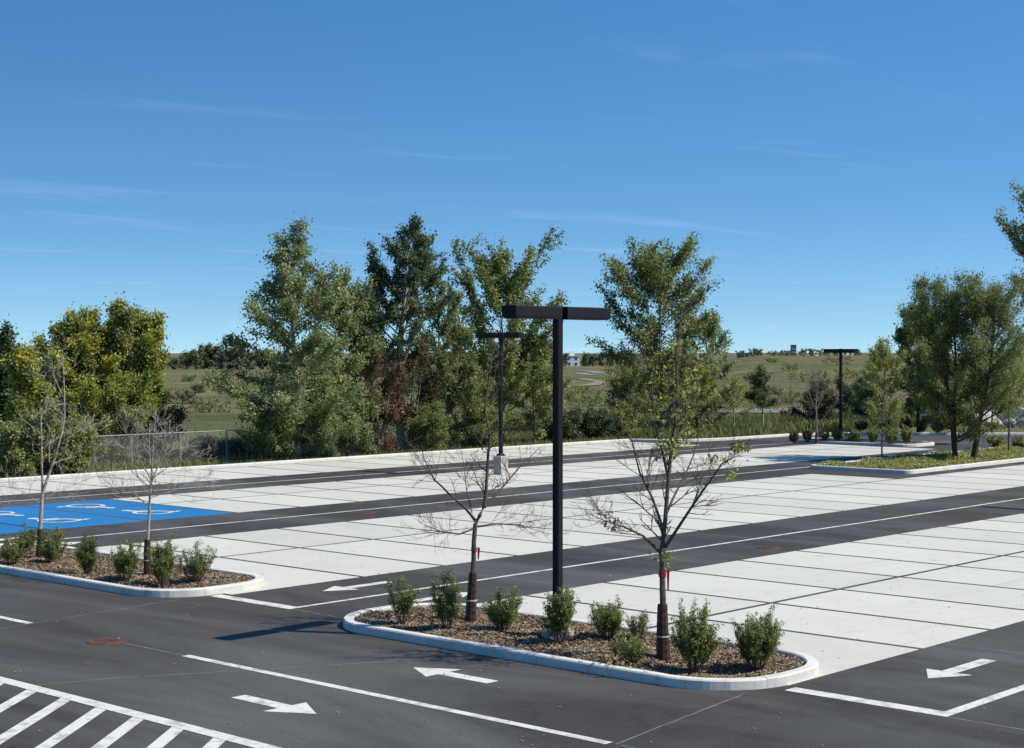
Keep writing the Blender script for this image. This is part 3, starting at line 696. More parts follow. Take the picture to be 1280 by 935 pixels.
# reddish understorey and scrub
for k, (px, X, top, hw, lf, lab, bias) in enumerate([
    (474, -64.6, 432, 34, 'leaf_red', 'dark red-leaved bush at the foot of the slim dark poplar', .16),
    (516, -66.0, 420, 32, 'leaf_red', 'rust-red tall bush around the pale poplar trunk', .14),
    (560, -65.4, 398, 30, 'leaf_willow', 'tall thin bush with dull olive leaves between poplars', -.05),
    (585, -64.8, 455, 30, 'leaf_willow', 'greyish green bush at the foot of the wide cottonwood', .05),
    (398, -64.2, 498, 34, 'leaf_silver', 'rounded low bush covering the foot of the tall silver poplar', .02),
    (445, -64.2, 480, 26, 'leaf_silver', 'silver-green low bush under the bushy poplar', .0),
    (792, -66.5, 446, 34, 'leaf_green', 'leafy green bush between the shade-coloured bushes and the lone cottonwood', .0),
    (838, -66.5, 428, 44, 'leaf_green', 'tall green bush in front of the lone cottonwood trunk', .04),
    (872, -66.0, 452, 38, 'leaf_lime', 'yellow-green loose bush beside the lone cottonwood', -.12),
    (606, -66.0, 418, 36, 'leaf_green', 'tall dull green bush under the wide cottonwood crown', -.08),
    (118, -69.5, 470, 34, 'leaf_yellow', 'olive bush below the broad yellow-topped tree', -.05),
    (160, -69.0, 466, 34, 'leaf_yellow', 'dark olive bush below the green poplar by the fence', -.16),
    (340, -64.6, 500, 34, 'leaf_silver', 'dense low green bush beneath the tall silver poplar', -.1),
    (605, -64.4, 500, 26, 'leaf_green', 'low green bush just behind the concrete pedestal', .05),
    (536, -64.4, 505, 26, 'leaf_green', 'low mixed bush beside the white poplar stems', .0)]):
    P_tree(px, X, top, hw, lf, 'wild_bush', lab, prof_oval, 'bark_grey', nlimb=26, nsub=6, nleaf=5200, lsize=.15, clus=.2, h0=.03, rise=(.2, 1.1), stems=3, cat='bush', group='scrub along the car park edge', tint_bias=bias)
for k, (px, X, top, hw, lf, lab, bias) in enumerate([
    (22, -65.0, 520, 40, 'leaf_willow', 'grey-green scrub in front of the orange-yellow tree', .2),
    (70, -64.6, 500, 44, 'leaf_willow', 'tall wispy scrub behind the forked bare sapling', .28),
    (92, -64.4, 535, 22, 'leaf_green', 'green scrub bush at the end of the wire fence', .0),
    (196, -69.5, 512, 30, 'leaf_dark', 'dark twiggy bush behind the straight bare sapling', -.1),
    (258, -69.5, 548, 30, 'leaf_dark', 'dark low brambles along the wire fence', -.05),
    (305, -69, 545, 30, 'leaf_dark', 'dark low thicket between the wire fence end and the silver poplar', -.1),
    (700, -66.0, 512, 30, 'leaf_dark', 'shade-coloured clipped-looking bush behind the tall lamp', -.15),  # hedge in shadow: its shade is put into the dark leaf colour
    (735, -66.5, 512, 30, 'leaf_dark', 'shade-coloured dense bush between the tall lamp and the lone cottonwood', -.15),  # same shaded hedge, darkened through its foliage colour
    (770, -66.5, 505, 28, 'leaf_green', 'light green bush beside the shade-coloured ones', .1),
    (1068, -68, 472, 30, 'leaf_dark', 'dark round bush behind the far lamp', -.1),
    (1092, -64, 478, 24, 'leaf_dark', 'dark bush behind the pale slim birch', -.1),
    (1018, -66, 478, 26, 'leaf_red', 'purple-brown bush behind the small bare tree', -.1)]):
    P_tree(px, X, top, hw, lf, 'wild_bush', lab, prof_oval, 'bark_dark', nlimb=24, nsub=6, nleaf=4800, lsize=.16, clus=.2, h0=.02, rise=(.1, 1.1), stems=3, cat='bush', group='scrub along the car park edge', tint_bias=bias)
rgm = random.Random(12)
for k, (px, fw) in enumerate([(228, 170), (246, 210), (262, 150), (289, 190), (312, 160), (236, 300), (276, 330), (318, 280), (712, 190), (745, 170), (728, 230), (968, 205), (990, 175), (1004, 240), (1030, 210), (1058, 260), (985, 300), (1046, 330), (940, 260), (1082, 220), (1096, 300), (965, 360)]):
    r_ = (px - CX) / F_PX * fw; hh = rgm.uniform(.9, 2.0)
    leafy_tree('meadow_bush', 'low rounded bush growing out in the open meadow', 'bush', rf(r_, fw, float(terrain(r_, fw)) - .05), hh, hh * rgm.uniform(.8, 1.7), prof_oval, rgm.choice(['leaf_green', 'leaf_willow', 'leaf_red', 'leaf_willow']), 'bark_dark', nlimb=14, nsub=4, nleaf=420, lsize=.24, clus=.24, h0=.03, rise=(.1, 1.0), seed=900 + k, stems=2, group='bushes out in the meadow', trunk_r=.05)
# small evergreen with a bare leg, lone in the meadow edge
P_tree(953, -62.5, 458, 15, 'leaf_dark', 'young_conifer', 'small dark conical tree with a bare stem at the meadow edge', prof_cone, 'bark_pale', nlimb=36, nleaf=3000, lsize=.15, h0=.36, rise=(.2, .8), trunk_r=.04, group=GT, tint_bias=.1)
# right-hand group
P_tree(1148, -54.5, 382, 32, 'leaf_green', 'dense_tree', 'dense dark green tree behind the willow pair', prof_oval, 'bark_dark', nlimb=36, nleaf=9000, lsize=.21, h0=.05, group=GT, tint_bias=-.14)
P_tree(1172, -52, 420, 26, 'leaf_yellow', 'dense_tree', 'yellow-green bush-like tree in front of the dense dark one', prof_oval, 'bark_dark', nlimb=26, nleaf=4200, lsize=.2, h0=.05, group=GT, tint_bias=-.1)
P_tree(1240, -50, 430, 34, 'leaf_green', 'dense_tree', 'leafy green tree above the pale boulders', prof_oval, 'bark_dark', nlimb=28, nsub=6, nleaf=4800, lsize=.2, h0=.28, group=GT, tint_bias=.05)
P_tree(1195, -38.9, 346, 56, 'leaf_willow', 'willow_tree', 'large feathery willow with dark twin trunk on the planted island', prof_top, 'bark_dark', nlimb=44, nsub=9, nleaf=15000, lsize=.19, clus=.26, h0=.1, rise=(.3, 1.0), stems=2, aspect=.28, group='willows on the planted island', tint_bias=-.04, trunk_r=.14)
P_tree(1217, -38.2, 343, 62, 'leaf_willow', 'willow_tree', 'feathery willow with a limb leaning over the boulders', prof_top, 'bark_dark', nlimb=44, nsub=9, nleaf=15000, lsize=.19, clus=.26, h0=.14, rise=(.3, 1.0), lean=(.09, .08), aspect=.28, group='willows on the planted island', trunk_r=.16)
P_tree(1314, -41.5, 226, 54, 'leaf_silver', 'poplar_tree', 'tall poplar whose crown reaches in beside the willows', prof_top, 'bark_grey', nlimb=40, nleaf=9500, lsize=.19, h0=.45, rise=(.4, 1.1), group=GT)
P_tree(1262, -39.6, 440, 22, 'leaf_lime', 'slim_tree', 'slim straight young tree with pale green leaves next to the willow', prof_oval, 'bark_grey', nlimb=26, nleaf=2000, lsize=.14, h0=.28, rise=(.5, 1.0), trunk_r=.07, group=GT)
P_tree(1103, -41.2, 424, 26, 'leaf_lime', 'birch_sapling', 'pale green slim birch at the tip of the planted island', prof_oval, 'bark_grey', nlimb=34, nsub=6, nleaf=3600, lsize=.12, clus=.14, h0=.22, rise=(.5, 1.05), trunk_r=.045, group=GT, tint_bias=.05)

# ------------------------------------------------------------------ young bare trees (main stems measured, twigs grown)
def bare_tree(name, label, bx, by, stems, leafy=(), guard=None, ribbon=None, seed=1, bark='bark_grey', r0=.055, ntw=10, leafn=0, leaf='leaf_lime', band=None, twig_len=.5):
    b_ = ground_at(bx, by, .10); fw = depth(b_); k = fw / F_PX
    rg = random.Random(seed); t_ = tag(empty(name, b_), label, 'tree', 'young trees in the planting islands')
    wood = MB(); ends = []
    def loc(px, py, dz): # photo offset -> local metres; dz = metres away from the viewer
        r = (px - bx) * k; u = (by - py) * k
        return Vector((r * AX[0] + dz * AF[0], r * AX[1] + dz * AF[1], u))
    def grow(p, d, L, r, lev):
        n = 3; pts = [p]; q = p.copy(); dd = d.copy()
        for i in range(n):
            dd = (dd + Vector((rg.gauss(0, .13), rg.gauss(0, .13), rg.gauss(.05, .10)))).normalized(); q = q + dd * (L / n); pts.append(q.copy())
        wood.tube(pts, [r * (1 - .6 * i / n) for i in range(n + 1)], 4 if lev < 2 else 3, False)
        if lev < 3:
            for i in range(rg.choice((2, 3, 3, 4)) if lev < 2 else rg.choice((1, 2, 2))):
                f_ = rg.uniform(.25, 1); j = min(2, int(f_ * 3)); a = pts[j].lerp(pts[j + 1], f_ * 3 - j)
                nd = (dd + Vector((rg.gauss(0, .6), rg.gauss(0, .6), rg.gauss(.15, .4)))).normalized()
                grow(a, nd, L * rg.uniform(.4, .7), max(.0032, r * .55), lev + 1)
        else: ends.append(q)
        if lev == 2: ends.append(q)
    for si, (pts, ra, rb, dep) in enumerate(stems):
        m_ = len(pts); P3 = [loc(px, py, dep * (i / max(1, m_ - 1))) for i, (px, py) in enumerate(pts)]
        # refine so that the stem bends softly
        fine = []
        for a, c_ in zip(P3[:-1], P3[1:]):
            for q in (0, .5): fine.append(a.lerp(c_, q) + Vector((rg.uniform(-1, 1), rg.uniform(-1, 1), 0)) * .012)
        fine.append(P3[-1]); n = len(fine)
        rad = [ra + (rb - ra) * (i / (n - 1)) ** .8 for i in range(n)]
        if si == 0: rad[0] *= 1.35; fine[0].z -= .08
        wood.tube(fine, rad, 8 if si == 0 else 6, False)
        nt_ = ntw if si == 0 else max(4, int(ntw * .8))
        for i in range(nt_):
            f_ = rg.uniform(.42 if si == 0 else .2, 1.0); x = f_ * (n - 1); j = min(n - 2, int(x)); a = fine[j].lerp(fine[j + 1], x - j)
            d = (fine[j + 1] - fine[j]).normalized()
            side = Vector((rg.gauss(0, 1), rg.gauss(0, 1), rg.gauss(0, .3))); side = (side - d * side.dot(d)).normalized()
            grow(a, (d * rg.uniform(.4, 1.0) + side).normalized(), twig_len * rg.uniform(.5, 1.3) * (1.2 - .55 * f_), max(.004, rad[j] * .4), 0 if rg.random() < .5 else 1)
    wood.build('trunk', M[bark], t_)
    if guard:
        g0 = guard; h = g0 * k; pts = stems[0][0]; P3 = [loc(px, py, 0) for px, py in pts]
        def along(z):
            for a, c_ in zip(P3[:-1], P3[1:]):
                if a.z <= z <= c_.z: return a.lerp(c_, (z - a.z) / (c_.z - a.z + 1e-9))
            return P3[0]
        gb = MB(); n = 15; rr = stems[0][1]
        gb.tube([along(max(0, h * i / (n - 1))) for i in range(n)], [rr * (1.75 - .55 * i / (n - 1)) + (.004 if i % 2 else -.002) for i in range(n)], 10, False)
        gb.build('trunk_guard', M['guard'], t_)
        MB().tube([along(h * .42), along(h * .42) + Vector((0, 0, .03))], rr * 1.75, 10, False).build('tie_band', M['band'], t_)
        if ribbon:
            z0, z1 = [(by - q) * k for q in ribbon]
            MB().tube([along(z0 + (z1 - z0) * .62), along(z1)], rr * .93, 8, False).build('ribbon', M['ribbon'], t_)
            tl = along(z1); rt = Vector((AX[0], AX[1], 0))
            MB().add([tl + rt * rr, tl + rt * (rr + .05), along(z0) + rt * (rr + .035) - Vector((0, 0, .06)), along(z0) + rt * (rr + .01) - Vector((0, 0, .04))], [(0, 1, 2, 3)]).build('ribbon_tail', M['ribbon'], t_)
    if leafn:
        ng = np.random.default_rng(seed); E_ = []
        for (px, py, rad_, w_) in leafy:
            c_ = loc(px, py, 0); near = [e for e in ends if (e - c_).length < rad_ * k * 1.6]
            n = int(leafn * w_)
            for i in range(n):
                if near and rg.random() < .75: e = rg.choice(near)
                else: e = c_ + Vector((rg.gauss(0, .5), rg.gauss(0, .5), rg.gauss(0, .5))) * rad_ * k
                E_.append((e.x + rg.gauss(0, .04), e.y + rg.gauss(0, .04), e.z + rg.gauss(-.02, .04)))
        C = np.array(E_); Q, Fq, T = leaf_quads(C, .105, ng, .5, .2, np.clip(ng.normal(.5, .25, len(C)), 0, 1))
        link('leaves', np_mesh('leaves', Q, Fq, T), M[leaf], t_)
    return t_
bare_tree('young_tree', 'sapling with last yellow-green leaves, red ribbon and brown trunk wrap in the mulched island', 829, 825,
    [([(829, 825), (828, 780), (828, 735), (828, 690), (830, 655), (838, 570), (846, 500), (845, 440), (852, 385)], .074, .012, 0),
     ([(831, 684), (858, 640), (880, 605), (898, 577), (918, 565)], .034, .007, -.6),
     ([(825, 690), (803, 668), (778, 656), (756, 648), (738, 640)], .03, .006, -.5),
     ([(829, 662), (816, 622), (802, 592), (792, 552), (776, 520)], .03, .006, .6),
     ([(836, 600), (826, 560), (815, 520), (812, 470), (800, 430)], .028, .006, -.4),
     ([(840, 560), (858, 520), (868, 480), (876, 440)], .026, .006, .7),
     ([(833, 640), (850, 610), (872, 570), (884, 530)], .028, .006, .9)],
    leafy=[(829, 697, 12, .10), (843, 553, 20, .22), (908, 570, 18, .2), (862, 470, 40, .22), (760, 652, 12, .05), (845, 510, 30, .2)], guard=70, ribbon=(735, 712), seed=4, leafn=760, bark='bark_twig', ntw=22, twig_len=.62)
bare_tree('young_tree', 'bare sapling with red ribbon and wide low branches at the lamp island end', 590, 776,
    [([(588, 776), (590, 740), (592, 700), (594, 655), (606, 632), (608, 600), (611, 565), (613, 540), (606, 510), (613, 462), (618, 430)], .068, .01, 0),
     ([(594, 650), (580, 632), (560, 614), (545, 598), (535, 580), (529, 560)], .034, .006, -.5),
     ([(606, 634), (628, 610), (652, 582), (676, 560)], .028, .005, .5),
     ([(593, 660), (575, 666), (555, 662), (536, 652)], .022, .004, -.7),
     ([(595, 658), (620, 655), (650, 657), (680, 668)], .022, .004, .4),
     ([(590, 640), (582, 612), (578, 580), (572, 550)], .016, .003, .7)],
    leafy=[(606, 547, 10, .6), (612, 500, 20, .4)], guard=60, ribbon=(696, 684), seed=9, leafn=30, leaf='leaf_red', bark='bark_twig', ntw=18, twig_len=.6)
bare_tree('young_tree', 'bare straight sapling with a fan of thin twigs in the island beside the blue stalls', 185, 720,
    [([(185, 720), (184, 690), (186, 640), (190, 600), (191, 560), (196, 512)], .06, .006, 0),
     ([(189, 600), (176, 572), (166, 548)], .014, .003, -.3), ([(191, 596), (206, 568), (226, 556)], .014, .003, .3), ([(190, 590), (184, 560), (182, 530)], .014, .003, .5),
     ([(190, 598), (210, 585), (232, 566)], .013, .003, -.5), ([(188, 628), (160, 618), (130, 602)], .014, .003, -.4), ([(188, 622), (215, 614), (240, 602)], .014, .003, .4), ([(190, 605), (205, 560), (210, 530)], .014, .003, -.2)],
    guard=46, seed=15, ntw=16, twig_len=.75, bark='bark_pale')
bare_tree('young_tree', 'forked bare sapling with two pale stems in the island beside the blue stalls', 50, 697,
    [([(50, 697), (51, 660), (53, 618), (62, 590), (73, 560), (82, 520), (80, 470), (79, 436)], .065, .007, 0),
     ([(53, 616), (52, 570), (50, 525), (54, 505), (59, 485)], .035, .006, .2), ([(75, 556), (95, 540), (112, 532)], .016, .003, -.4), ([(81, 500), (66, 470), (62, 450)], .014, .003, .3),
     ([(53, 630), (35, 615), (14, 604)], .012, .003, -.4), ([(53, 625), (75, 612), (92, 606)], .012, .003, .4)],
    leafy=[(80, 470, 30, 1)], guard=36, seed=22, ntw=14, twig_len=.75, bark='bark_pale', leafn=70)
bare_tree('young_tree', 'small half-bare tree with dark trunk wrap on the far lamp island', 1021, 553,
    [([(1021, 553), (1021, 530), (1020, 505), (1022, 480), (1024, 462)], .075, .01, 0), ([(1021, 515), (1010, 490), (1004, 475)], .03, .006, -.3), ([(1021, 512), (1032, 490), (1038, 474)], .03, .006, .3)],
    leafy=[(1021, 485, 18, 1)], guard=12, seed=31, ntw=14, twig_len=1.1, leafn=420, leaf='leaf_red')

# ------------------------------------------------------------------ shrubs
def shrub(px, py, hpx, wpx, label, leaf='leaf_shrub', nleaf=1700, seed=1, nst=16, dens=1.0, lsz=.06, group='small shrubs in the planting islands', z=.1, flare=.7, aspect=.28):
    b_ = ground_at(px, py, z); fw = depth(b_); k = fw / F_PX; H = hpx * k * 1.1; W_ = wpx * k / 2 * 1.05
    rg = random.Random(seed * 13 + int(px)); ng = np.random.default_rng(seed + int(px))
    t_ = tag(empty('shrub', b_), label, 'shrub', group); wood = MB(); tw = []
    for s_ in range(nst):
        az = s_ * 2.4 + rg.uniform(-.4, .4); rr = W_ * math.sqrt(rg.uniform(.05, 1)); hh = H * rg.uniform(.5, 1.08) * (1.05 - .25 * rr / W_)
        tip = Vector((math.cos(az) * rr, math.sin(az) * rr, hh)); b0 = Vector((math.cos(az) * .05, math.sin(az) * .05, -.04))
        mid = b0.lerp(tip, .5) + Vector((math.cos(az), math.sin(az), 0)) * rr * .12
        pts = [b0, b0.lerp(mid, .6), mid, mid.lerp(tip, .55) + Vector((rg.gauss(0, .02), rg.gauss(0, .02), 0)), tip]
        wood.tube(pts, [.011, .009, .007, .005, .003], 4, False); tw += [(pts[1], pts[2], .5), (pts[2], pts[3], 1.2), (pts[3], pts[4], 1.1)]
        for j in range(5):
            f_ = rg.uniform(.25, .9); a = b0.lerp(tip, f_); e = a + Vector((rg.gauss(0, .6), rg.gauss(0, .6), rg.uniform(.3, 1))).normalized() * H * rg.uniform(.14, .30)
            wood.tube([a, e], [.004, .0018], 3, False); tw.append((a, e, .9))
    wood.build('stems', M['bark_red'], t_)
    A = np.array([tuple(a) for a, _, _ in tw]); B = np.array([tuple(b2) for _, b2, _ in tw]); w = np.array([l for _, _, l in tw])
    n = int(nleaf * dens * 3.0); pk = ng.choice(len(A), n, p=w / w.sum()); f_ = ng.uniform(0, 1.05, n)
    C = A[pk] + (B[pk] - A[pk]) * f_[:, None] + ng.normal(size=(n, 3)) * .028
    C = C[C[:, 2] > H * ng.uniform(.04, .28, n)]; n = len(C)
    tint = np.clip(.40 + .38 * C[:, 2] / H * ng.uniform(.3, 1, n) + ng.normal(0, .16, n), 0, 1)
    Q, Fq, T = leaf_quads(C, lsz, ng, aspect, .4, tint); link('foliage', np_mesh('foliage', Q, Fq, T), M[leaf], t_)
    return t_
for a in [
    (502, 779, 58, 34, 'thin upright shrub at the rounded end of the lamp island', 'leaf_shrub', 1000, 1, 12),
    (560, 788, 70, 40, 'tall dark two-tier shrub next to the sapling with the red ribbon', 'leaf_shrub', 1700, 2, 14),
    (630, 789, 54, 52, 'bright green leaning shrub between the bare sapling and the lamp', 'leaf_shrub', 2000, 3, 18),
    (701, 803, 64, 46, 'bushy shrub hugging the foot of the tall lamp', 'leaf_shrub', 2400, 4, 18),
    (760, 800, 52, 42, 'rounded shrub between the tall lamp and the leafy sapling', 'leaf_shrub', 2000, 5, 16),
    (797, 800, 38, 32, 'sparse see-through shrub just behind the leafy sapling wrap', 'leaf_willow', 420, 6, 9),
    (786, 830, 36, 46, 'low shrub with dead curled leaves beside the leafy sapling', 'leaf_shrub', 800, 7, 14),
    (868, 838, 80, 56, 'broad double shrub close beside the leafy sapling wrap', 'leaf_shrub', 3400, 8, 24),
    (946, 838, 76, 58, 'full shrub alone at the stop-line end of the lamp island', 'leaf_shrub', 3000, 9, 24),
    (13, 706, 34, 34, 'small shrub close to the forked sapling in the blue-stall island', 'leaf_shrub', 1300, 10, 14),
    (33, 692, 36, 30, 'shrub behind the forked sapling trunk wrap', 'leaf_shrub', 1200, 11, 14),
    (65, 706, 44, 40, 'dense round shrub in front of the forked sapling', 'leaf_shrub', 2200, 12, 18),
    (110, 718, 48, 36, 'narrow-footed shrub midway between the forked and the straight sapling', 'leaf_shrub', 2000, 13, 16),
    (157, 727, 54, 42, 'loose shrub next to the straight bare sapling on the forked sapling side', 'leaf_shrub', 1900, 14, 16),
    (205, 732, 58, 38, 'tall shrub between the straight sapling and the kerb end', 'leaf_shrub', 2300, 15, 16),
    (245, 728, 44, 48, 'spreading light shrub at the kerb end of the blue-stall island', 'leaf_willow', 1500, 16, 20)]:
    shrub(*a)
def dead_leaves(px, py, n, label):
    b_ = ground_at(px, py, .16); ng = np.random.default_rng(77)
    C = ng.normal(size=(n, 3)) * np.array([.22, .18, .05]) + np.array([0, 0, .06]); Q, Fq, T = leaf_quads(C, .10, ng, .6, .6, ng.uniform(0, 1, n))
    o = link('dead_leaves', np_mesh('dead_leaves', Q, Fq, T), M['leaf_dry'], None, b_); tag(o, label, 'leaves', None, 'stuff')
dead_leaves(772, 832, 70, 'heap of curled dead leaves on the mulch by the low shrub')
for k, (px, py, h, w, lf, lab) in enumerate([
    (993, 554, 15, 12, 'leaf_red', 'small reddish shrub at the kerb tip of the far lamp island'), (1009, 552, 13, 11, 'leaf_red', 'rusty shrub between the reddish one and the small wrapped tree'), (1030, 552, 15, 12, 'leaf_willow', 'olive shrub just past the small wrapped tree'),
    (1046, 552, 17, 16, 'leaf_shrub', 'green shrub before the far lamp pole'), (1066, 553, 15, 18, 'leaf_shrub', 'spreading green shrub after the far lamp pole'), (1091, 554, 16, 14, 'leaf_willow', 'olive shrub behind the slim birch stem'),
    (1113, 556, 20, 18, 'leaf_shrub', 'dark green shrub near the road end of the far lamp island'), (1133, 555, 18, 14, 'leaf_willow', 'brownish shrub at the road tip of the far lamp island')]):
    shrub(px, py, h * 1.15, w * 1.2, lab, lf, 800, 40 + k, 16, 1, .12, 'low shrubs on the far lamp island')
for k, (px, py, h, w, lf, lab) in enumerate([
    (1048, 538, 14, 14, 'leaf_shrub', 'round green shrub across the end road behind the far lamp'), (1076, 539, 14, 18, 'leaf_willow', 'olive shrub in the bed across the end road'), (1106, 540, 15, 18, 'leaf_shrub', 'green shrub across the end road behind the birch'),
    (1132, 540, 17, 18, 'leaf_red', 'bright rust-red shrub across the end road'), (1152, 541, 15, 16, 'leaf_willow', 'dull green shrub before the pale cabinet'), (1172, 541, 14, 18, 'leaf_willow', 'dull brown-green shrub beneath the pale cabinet'),
    (1246, 562, 16, 22, 'leaf_shrub', 'dark green shrub beside the slim straight tree'), (1276, 563, 17, 22, 'leaf_shrub', 'dark green shrub past the slim straight tree'), (1022, 524, 12, 26, 'leaf_red', 'tawny shrub in front of the purple-brown bush'), (985, 526, 14, 34, 'leaf_red', 'tawny shrub beside the young conical tree')]):
    shrub(px, py, h, w, lab, lf, 800, 60 + k, 14, 1, .16, 'shrubs in the bed across the end road', 0)

# ------------------------------------------------------------------ ground cover, verge grass, meadow weeds
def blades(name, X, Y, Z, hmin, hmax, wid, mat, label, cat, seed, parent=None, tb=.45):
    rg = np.random.default_rng(seed); n = len(X); h = rg.uniform(hmin, hmax, n); a = rg.uniform(0, 6.283, n); ln = rg.normal(0, .35, (n, 2)) * h[:, None]
    w = wid * rg.uniform(.6, 1.3, n)
    b0 = np.stack([X - np.cos(a) * w, Y - np.sin(a) * w, Z], 1); b1 = np.stack([X + np.cos(a) * w, Y + np.sin(a) * w, Z], 1)
    tp = np.stack([X + ln[:, 0], Y + ln[:, 1], Z + h], 1); Q = np.stack([b0, b1, tp], 1).reshape(-1, 3)
    me = np_mesh(name, Q, np.arange(n * 3).reshape(n, 3), np.repeat(np.clip(rg.normal(tb, .24, n), 0, 1), 3), 3)
    o = link(name, me, M[mat], parent); tag(o, label, cat, None, 'stuff'); return o
rg = np.random.default_rng(5)
n = 60000; X = rg.uniform(-80, -62.6, n); X = -62.6 - (np.abs(X) - 62.6) ** 1.15 * .8; Y = rg.uniform(28, 108, n); ok = (X < -62.7) & ~((Y < 45) & (X > -64.6) & (rg.uniform(0, 1, n) < .85))
fwv = X * AF[0] + Y * AF[1]; rv = X * AX[0] + Y * AX[1]
blades('verge_grass', X[ok], Y[ok], terrain(rv[ok], fwv[ok]), .08, .34, .035, 'grass_blade', 'rough green grass strip behind the long kerb', 'grass', 6)
n = 26000; X = rg.uniform(-75, -59.1, n); Y = rg.uniform(80, 132, n); ok = (Y > 82.5) & (X < -59.2 + np.maximum(0, (Y - 92)) * .9)
X, Y = X[ok], Y[ok]; fwv = X * AF[0] + Y * AF[1]; rv = X * AX[0] + Y * AX[1]
blades('tall_verge_weeds', X, Y, terrain(rv, fwv), .2, .75, .06, 'grass_blade', 'taller green weeds between the end kerb and the gravel road', 'weeds', 7, None, .42)
n = 24000; fwv = 100 + 90 * rg.uniform(0, 1, n) ** 1.4; px_ = rg.uniform(-10, 1290, n); rv = (px_ - CX) / F_PX * fwv; X = rv * AX[0] + fwv * AF[0]; Y = rv * AX[1] + fwv * AF[1]
cl = np.sin(X * .11) * np.sin(Y * .13 + 1) + np.sin(X * .031 + 2) * np.sin(Y * .027) + rg.normal(0, .5, n); ok = (cl > .1) & ((X < -66) | (Y > 110))
blades('meadow_weeds', X[ok], Y[ok], terrain(rv[ok], fwv[ok]), .12, .42, .07, 'weed_blade', 'tufts of dry weeds and tall grass all over the meadow', 'weeds', 8, None, .5)
# leafy ground cover on the planted island
n = 26000; X = rg.uniform(PI_[0] + .25, PI_[1] - .25, n); Y = rg.uniform(PI_[2] + .25, PI_[3] - .25, n)
cl = np.sin(X * 2.1) * np.sin(Y * 1.7) + np.sin(X * .9 + 1) * np.sin(Y * .6) + rg.normal(0, .6, n); ok = cl > -.35; X, Y = X[ok], Y[ok]; n = len(X)
C = np.stack([X, Y, .12 + rg.uniform(0, .22, n) * (.6 + .4 * np.sin(X * 2.1) * np.sin(Y * 1.7))], 1)
Q, Fq, T = leaf_quads(C, .13, rg, .6, .9, np.clip(rg.normal(.68, .24, n), 0, 1))
tag(link('ground_cover', np_mesh('ground_cover', Q, Fq, T), M['leaf_green']), 'low leafy ground cover filling the long planted island', 'ground cover', None, 'stuff')

# ------------------------------------------------------------------ chain-link fence
def fence():
    pts = [on_x(px, -66.6) for px in (100, 338)]; a = Vector(pts[0]); b_ = Vector(pts[1]); d = (b_ - a); L = d.length; d.normalize(); n = int(L / 2.45); Hf = 1.55
    t_ = tag(empty('chain_link_fence', (a.x, a.y, -.04), math.atan2(d.y, d.x)), 'low grey chain-link fence running behind the verge grass', 'fence')
    for k in range(n + 1):
        x = L * k / n; MB().tube([(x, 0, -.1), (x, 0, Hf + .05)], .032, 8).build('post', M['galv'], t_)
    MB().tube([(0, 0, Hf), (L, 0, Hf)], .022, 6).build('top_rail', M['galv'], t_)
    x1 = L / n; pitch = .075; w = .003; mb = MB(); m_ = int((x1 + Hf) / pitch)
    for k in range(m_):
        for s_ in (1, -1):
            c0 = k * pitch - (Hf if s_ == 1 else 0)
            p0 = [c0, 0] if s_ == 1 else [c0, 0]
            # wire runs at 45 degrees, clipped to the bay
            xa, za, xb, zb = (c0, 0, c0 + Hf, Hf) if s_ == 1 else (c0, 0, c0 - Hf, Hf)
            pts_ = []
            for (x, z) in ((xa, za), (xb, zb)):
                xc = min(max(x, 0), x1); zc = za + (xc - xa) / (xb - xa) * Hf; pts_.append((xc, zc))
            if abs(pts_[0][0] - pts_[1][0]) < .05: continue
            (x0, z0), (x2, z2) = pts_; y = .004 * s_
            mb.add([(x0 - w, y, z0), (x0 + w, y, z0), (x2 + w, y, z2), (x2 - w, y, z2)], [(0, 1, 2, 3)])
    me = bpy.data.meshes.new('wire_mesh'); me.from_pydata(mb.v, [], mb.f); me.update(); me.materials.append(M['galv'])
    for k in range(n):
        o = bpy.data.objects.new('wire_mesh', me); COL.objects.link(o); o.parent = t_; o.location = (x1 * k, 0, 0)
fence()
t_ = tag(empty('wooden_stake', ground_at(1012, 541)), 'short dark stake in the verge beside the small wrapped tree', 'stake')
MB().tube([(0, 0, -.1), (0, 0, .95)], .05, 6).build('post', M['bark_dark'], t_); MB().tube([(0, 0, .93), (0, 0, 1.0)], [.05, .015], 6).build('pointed_tip', M['bark_dark'], t_)

# ------------------------------------------------------------------ boulders, cabinet
def boulder(px, fw, s_, label, seed):
    rg = random.Random(seed); import bmesh
    bm = bmesh.new(); bmesh.ops.create_icosphere(bm, subdivisions=3, radius=1)
    cuts = [(Vector((rg.gauss(0, 1), rg.gauss(0, 1), rg.gauss(.2, .8))).normalized(), rg.uniform(.55, .85)) for _ in range(11)]
    for v in bm.verts:
        for nrm, d in cuts:
            q = v.co.dot(nrm)
            if q > d: v.co -= nrm * (q - d) * .92
        v.co += Vector((rg.gauss(0, .012), rg.gauss(0, .012), rg.gauss(0, .012)))
        v.co = Vector((v.co.x * s_ * 1.35, v.co.y * s_, v.co.z * s_ * .78))
    me = bpy.data.meshes.new('boulder'); bm.to_mesh(me); bm.free()
    r_ = (px - CX) / F_PX * fw; o = link('boulder', me, M['rock'], None, rf(r_, fw, float(terrain(r_, fw)) + s_ * .42)); o.rotation_euler.z = rg.uniform(0, 6)
    tag(o, label, 'boulder', 'pale boulders piled past the end road')
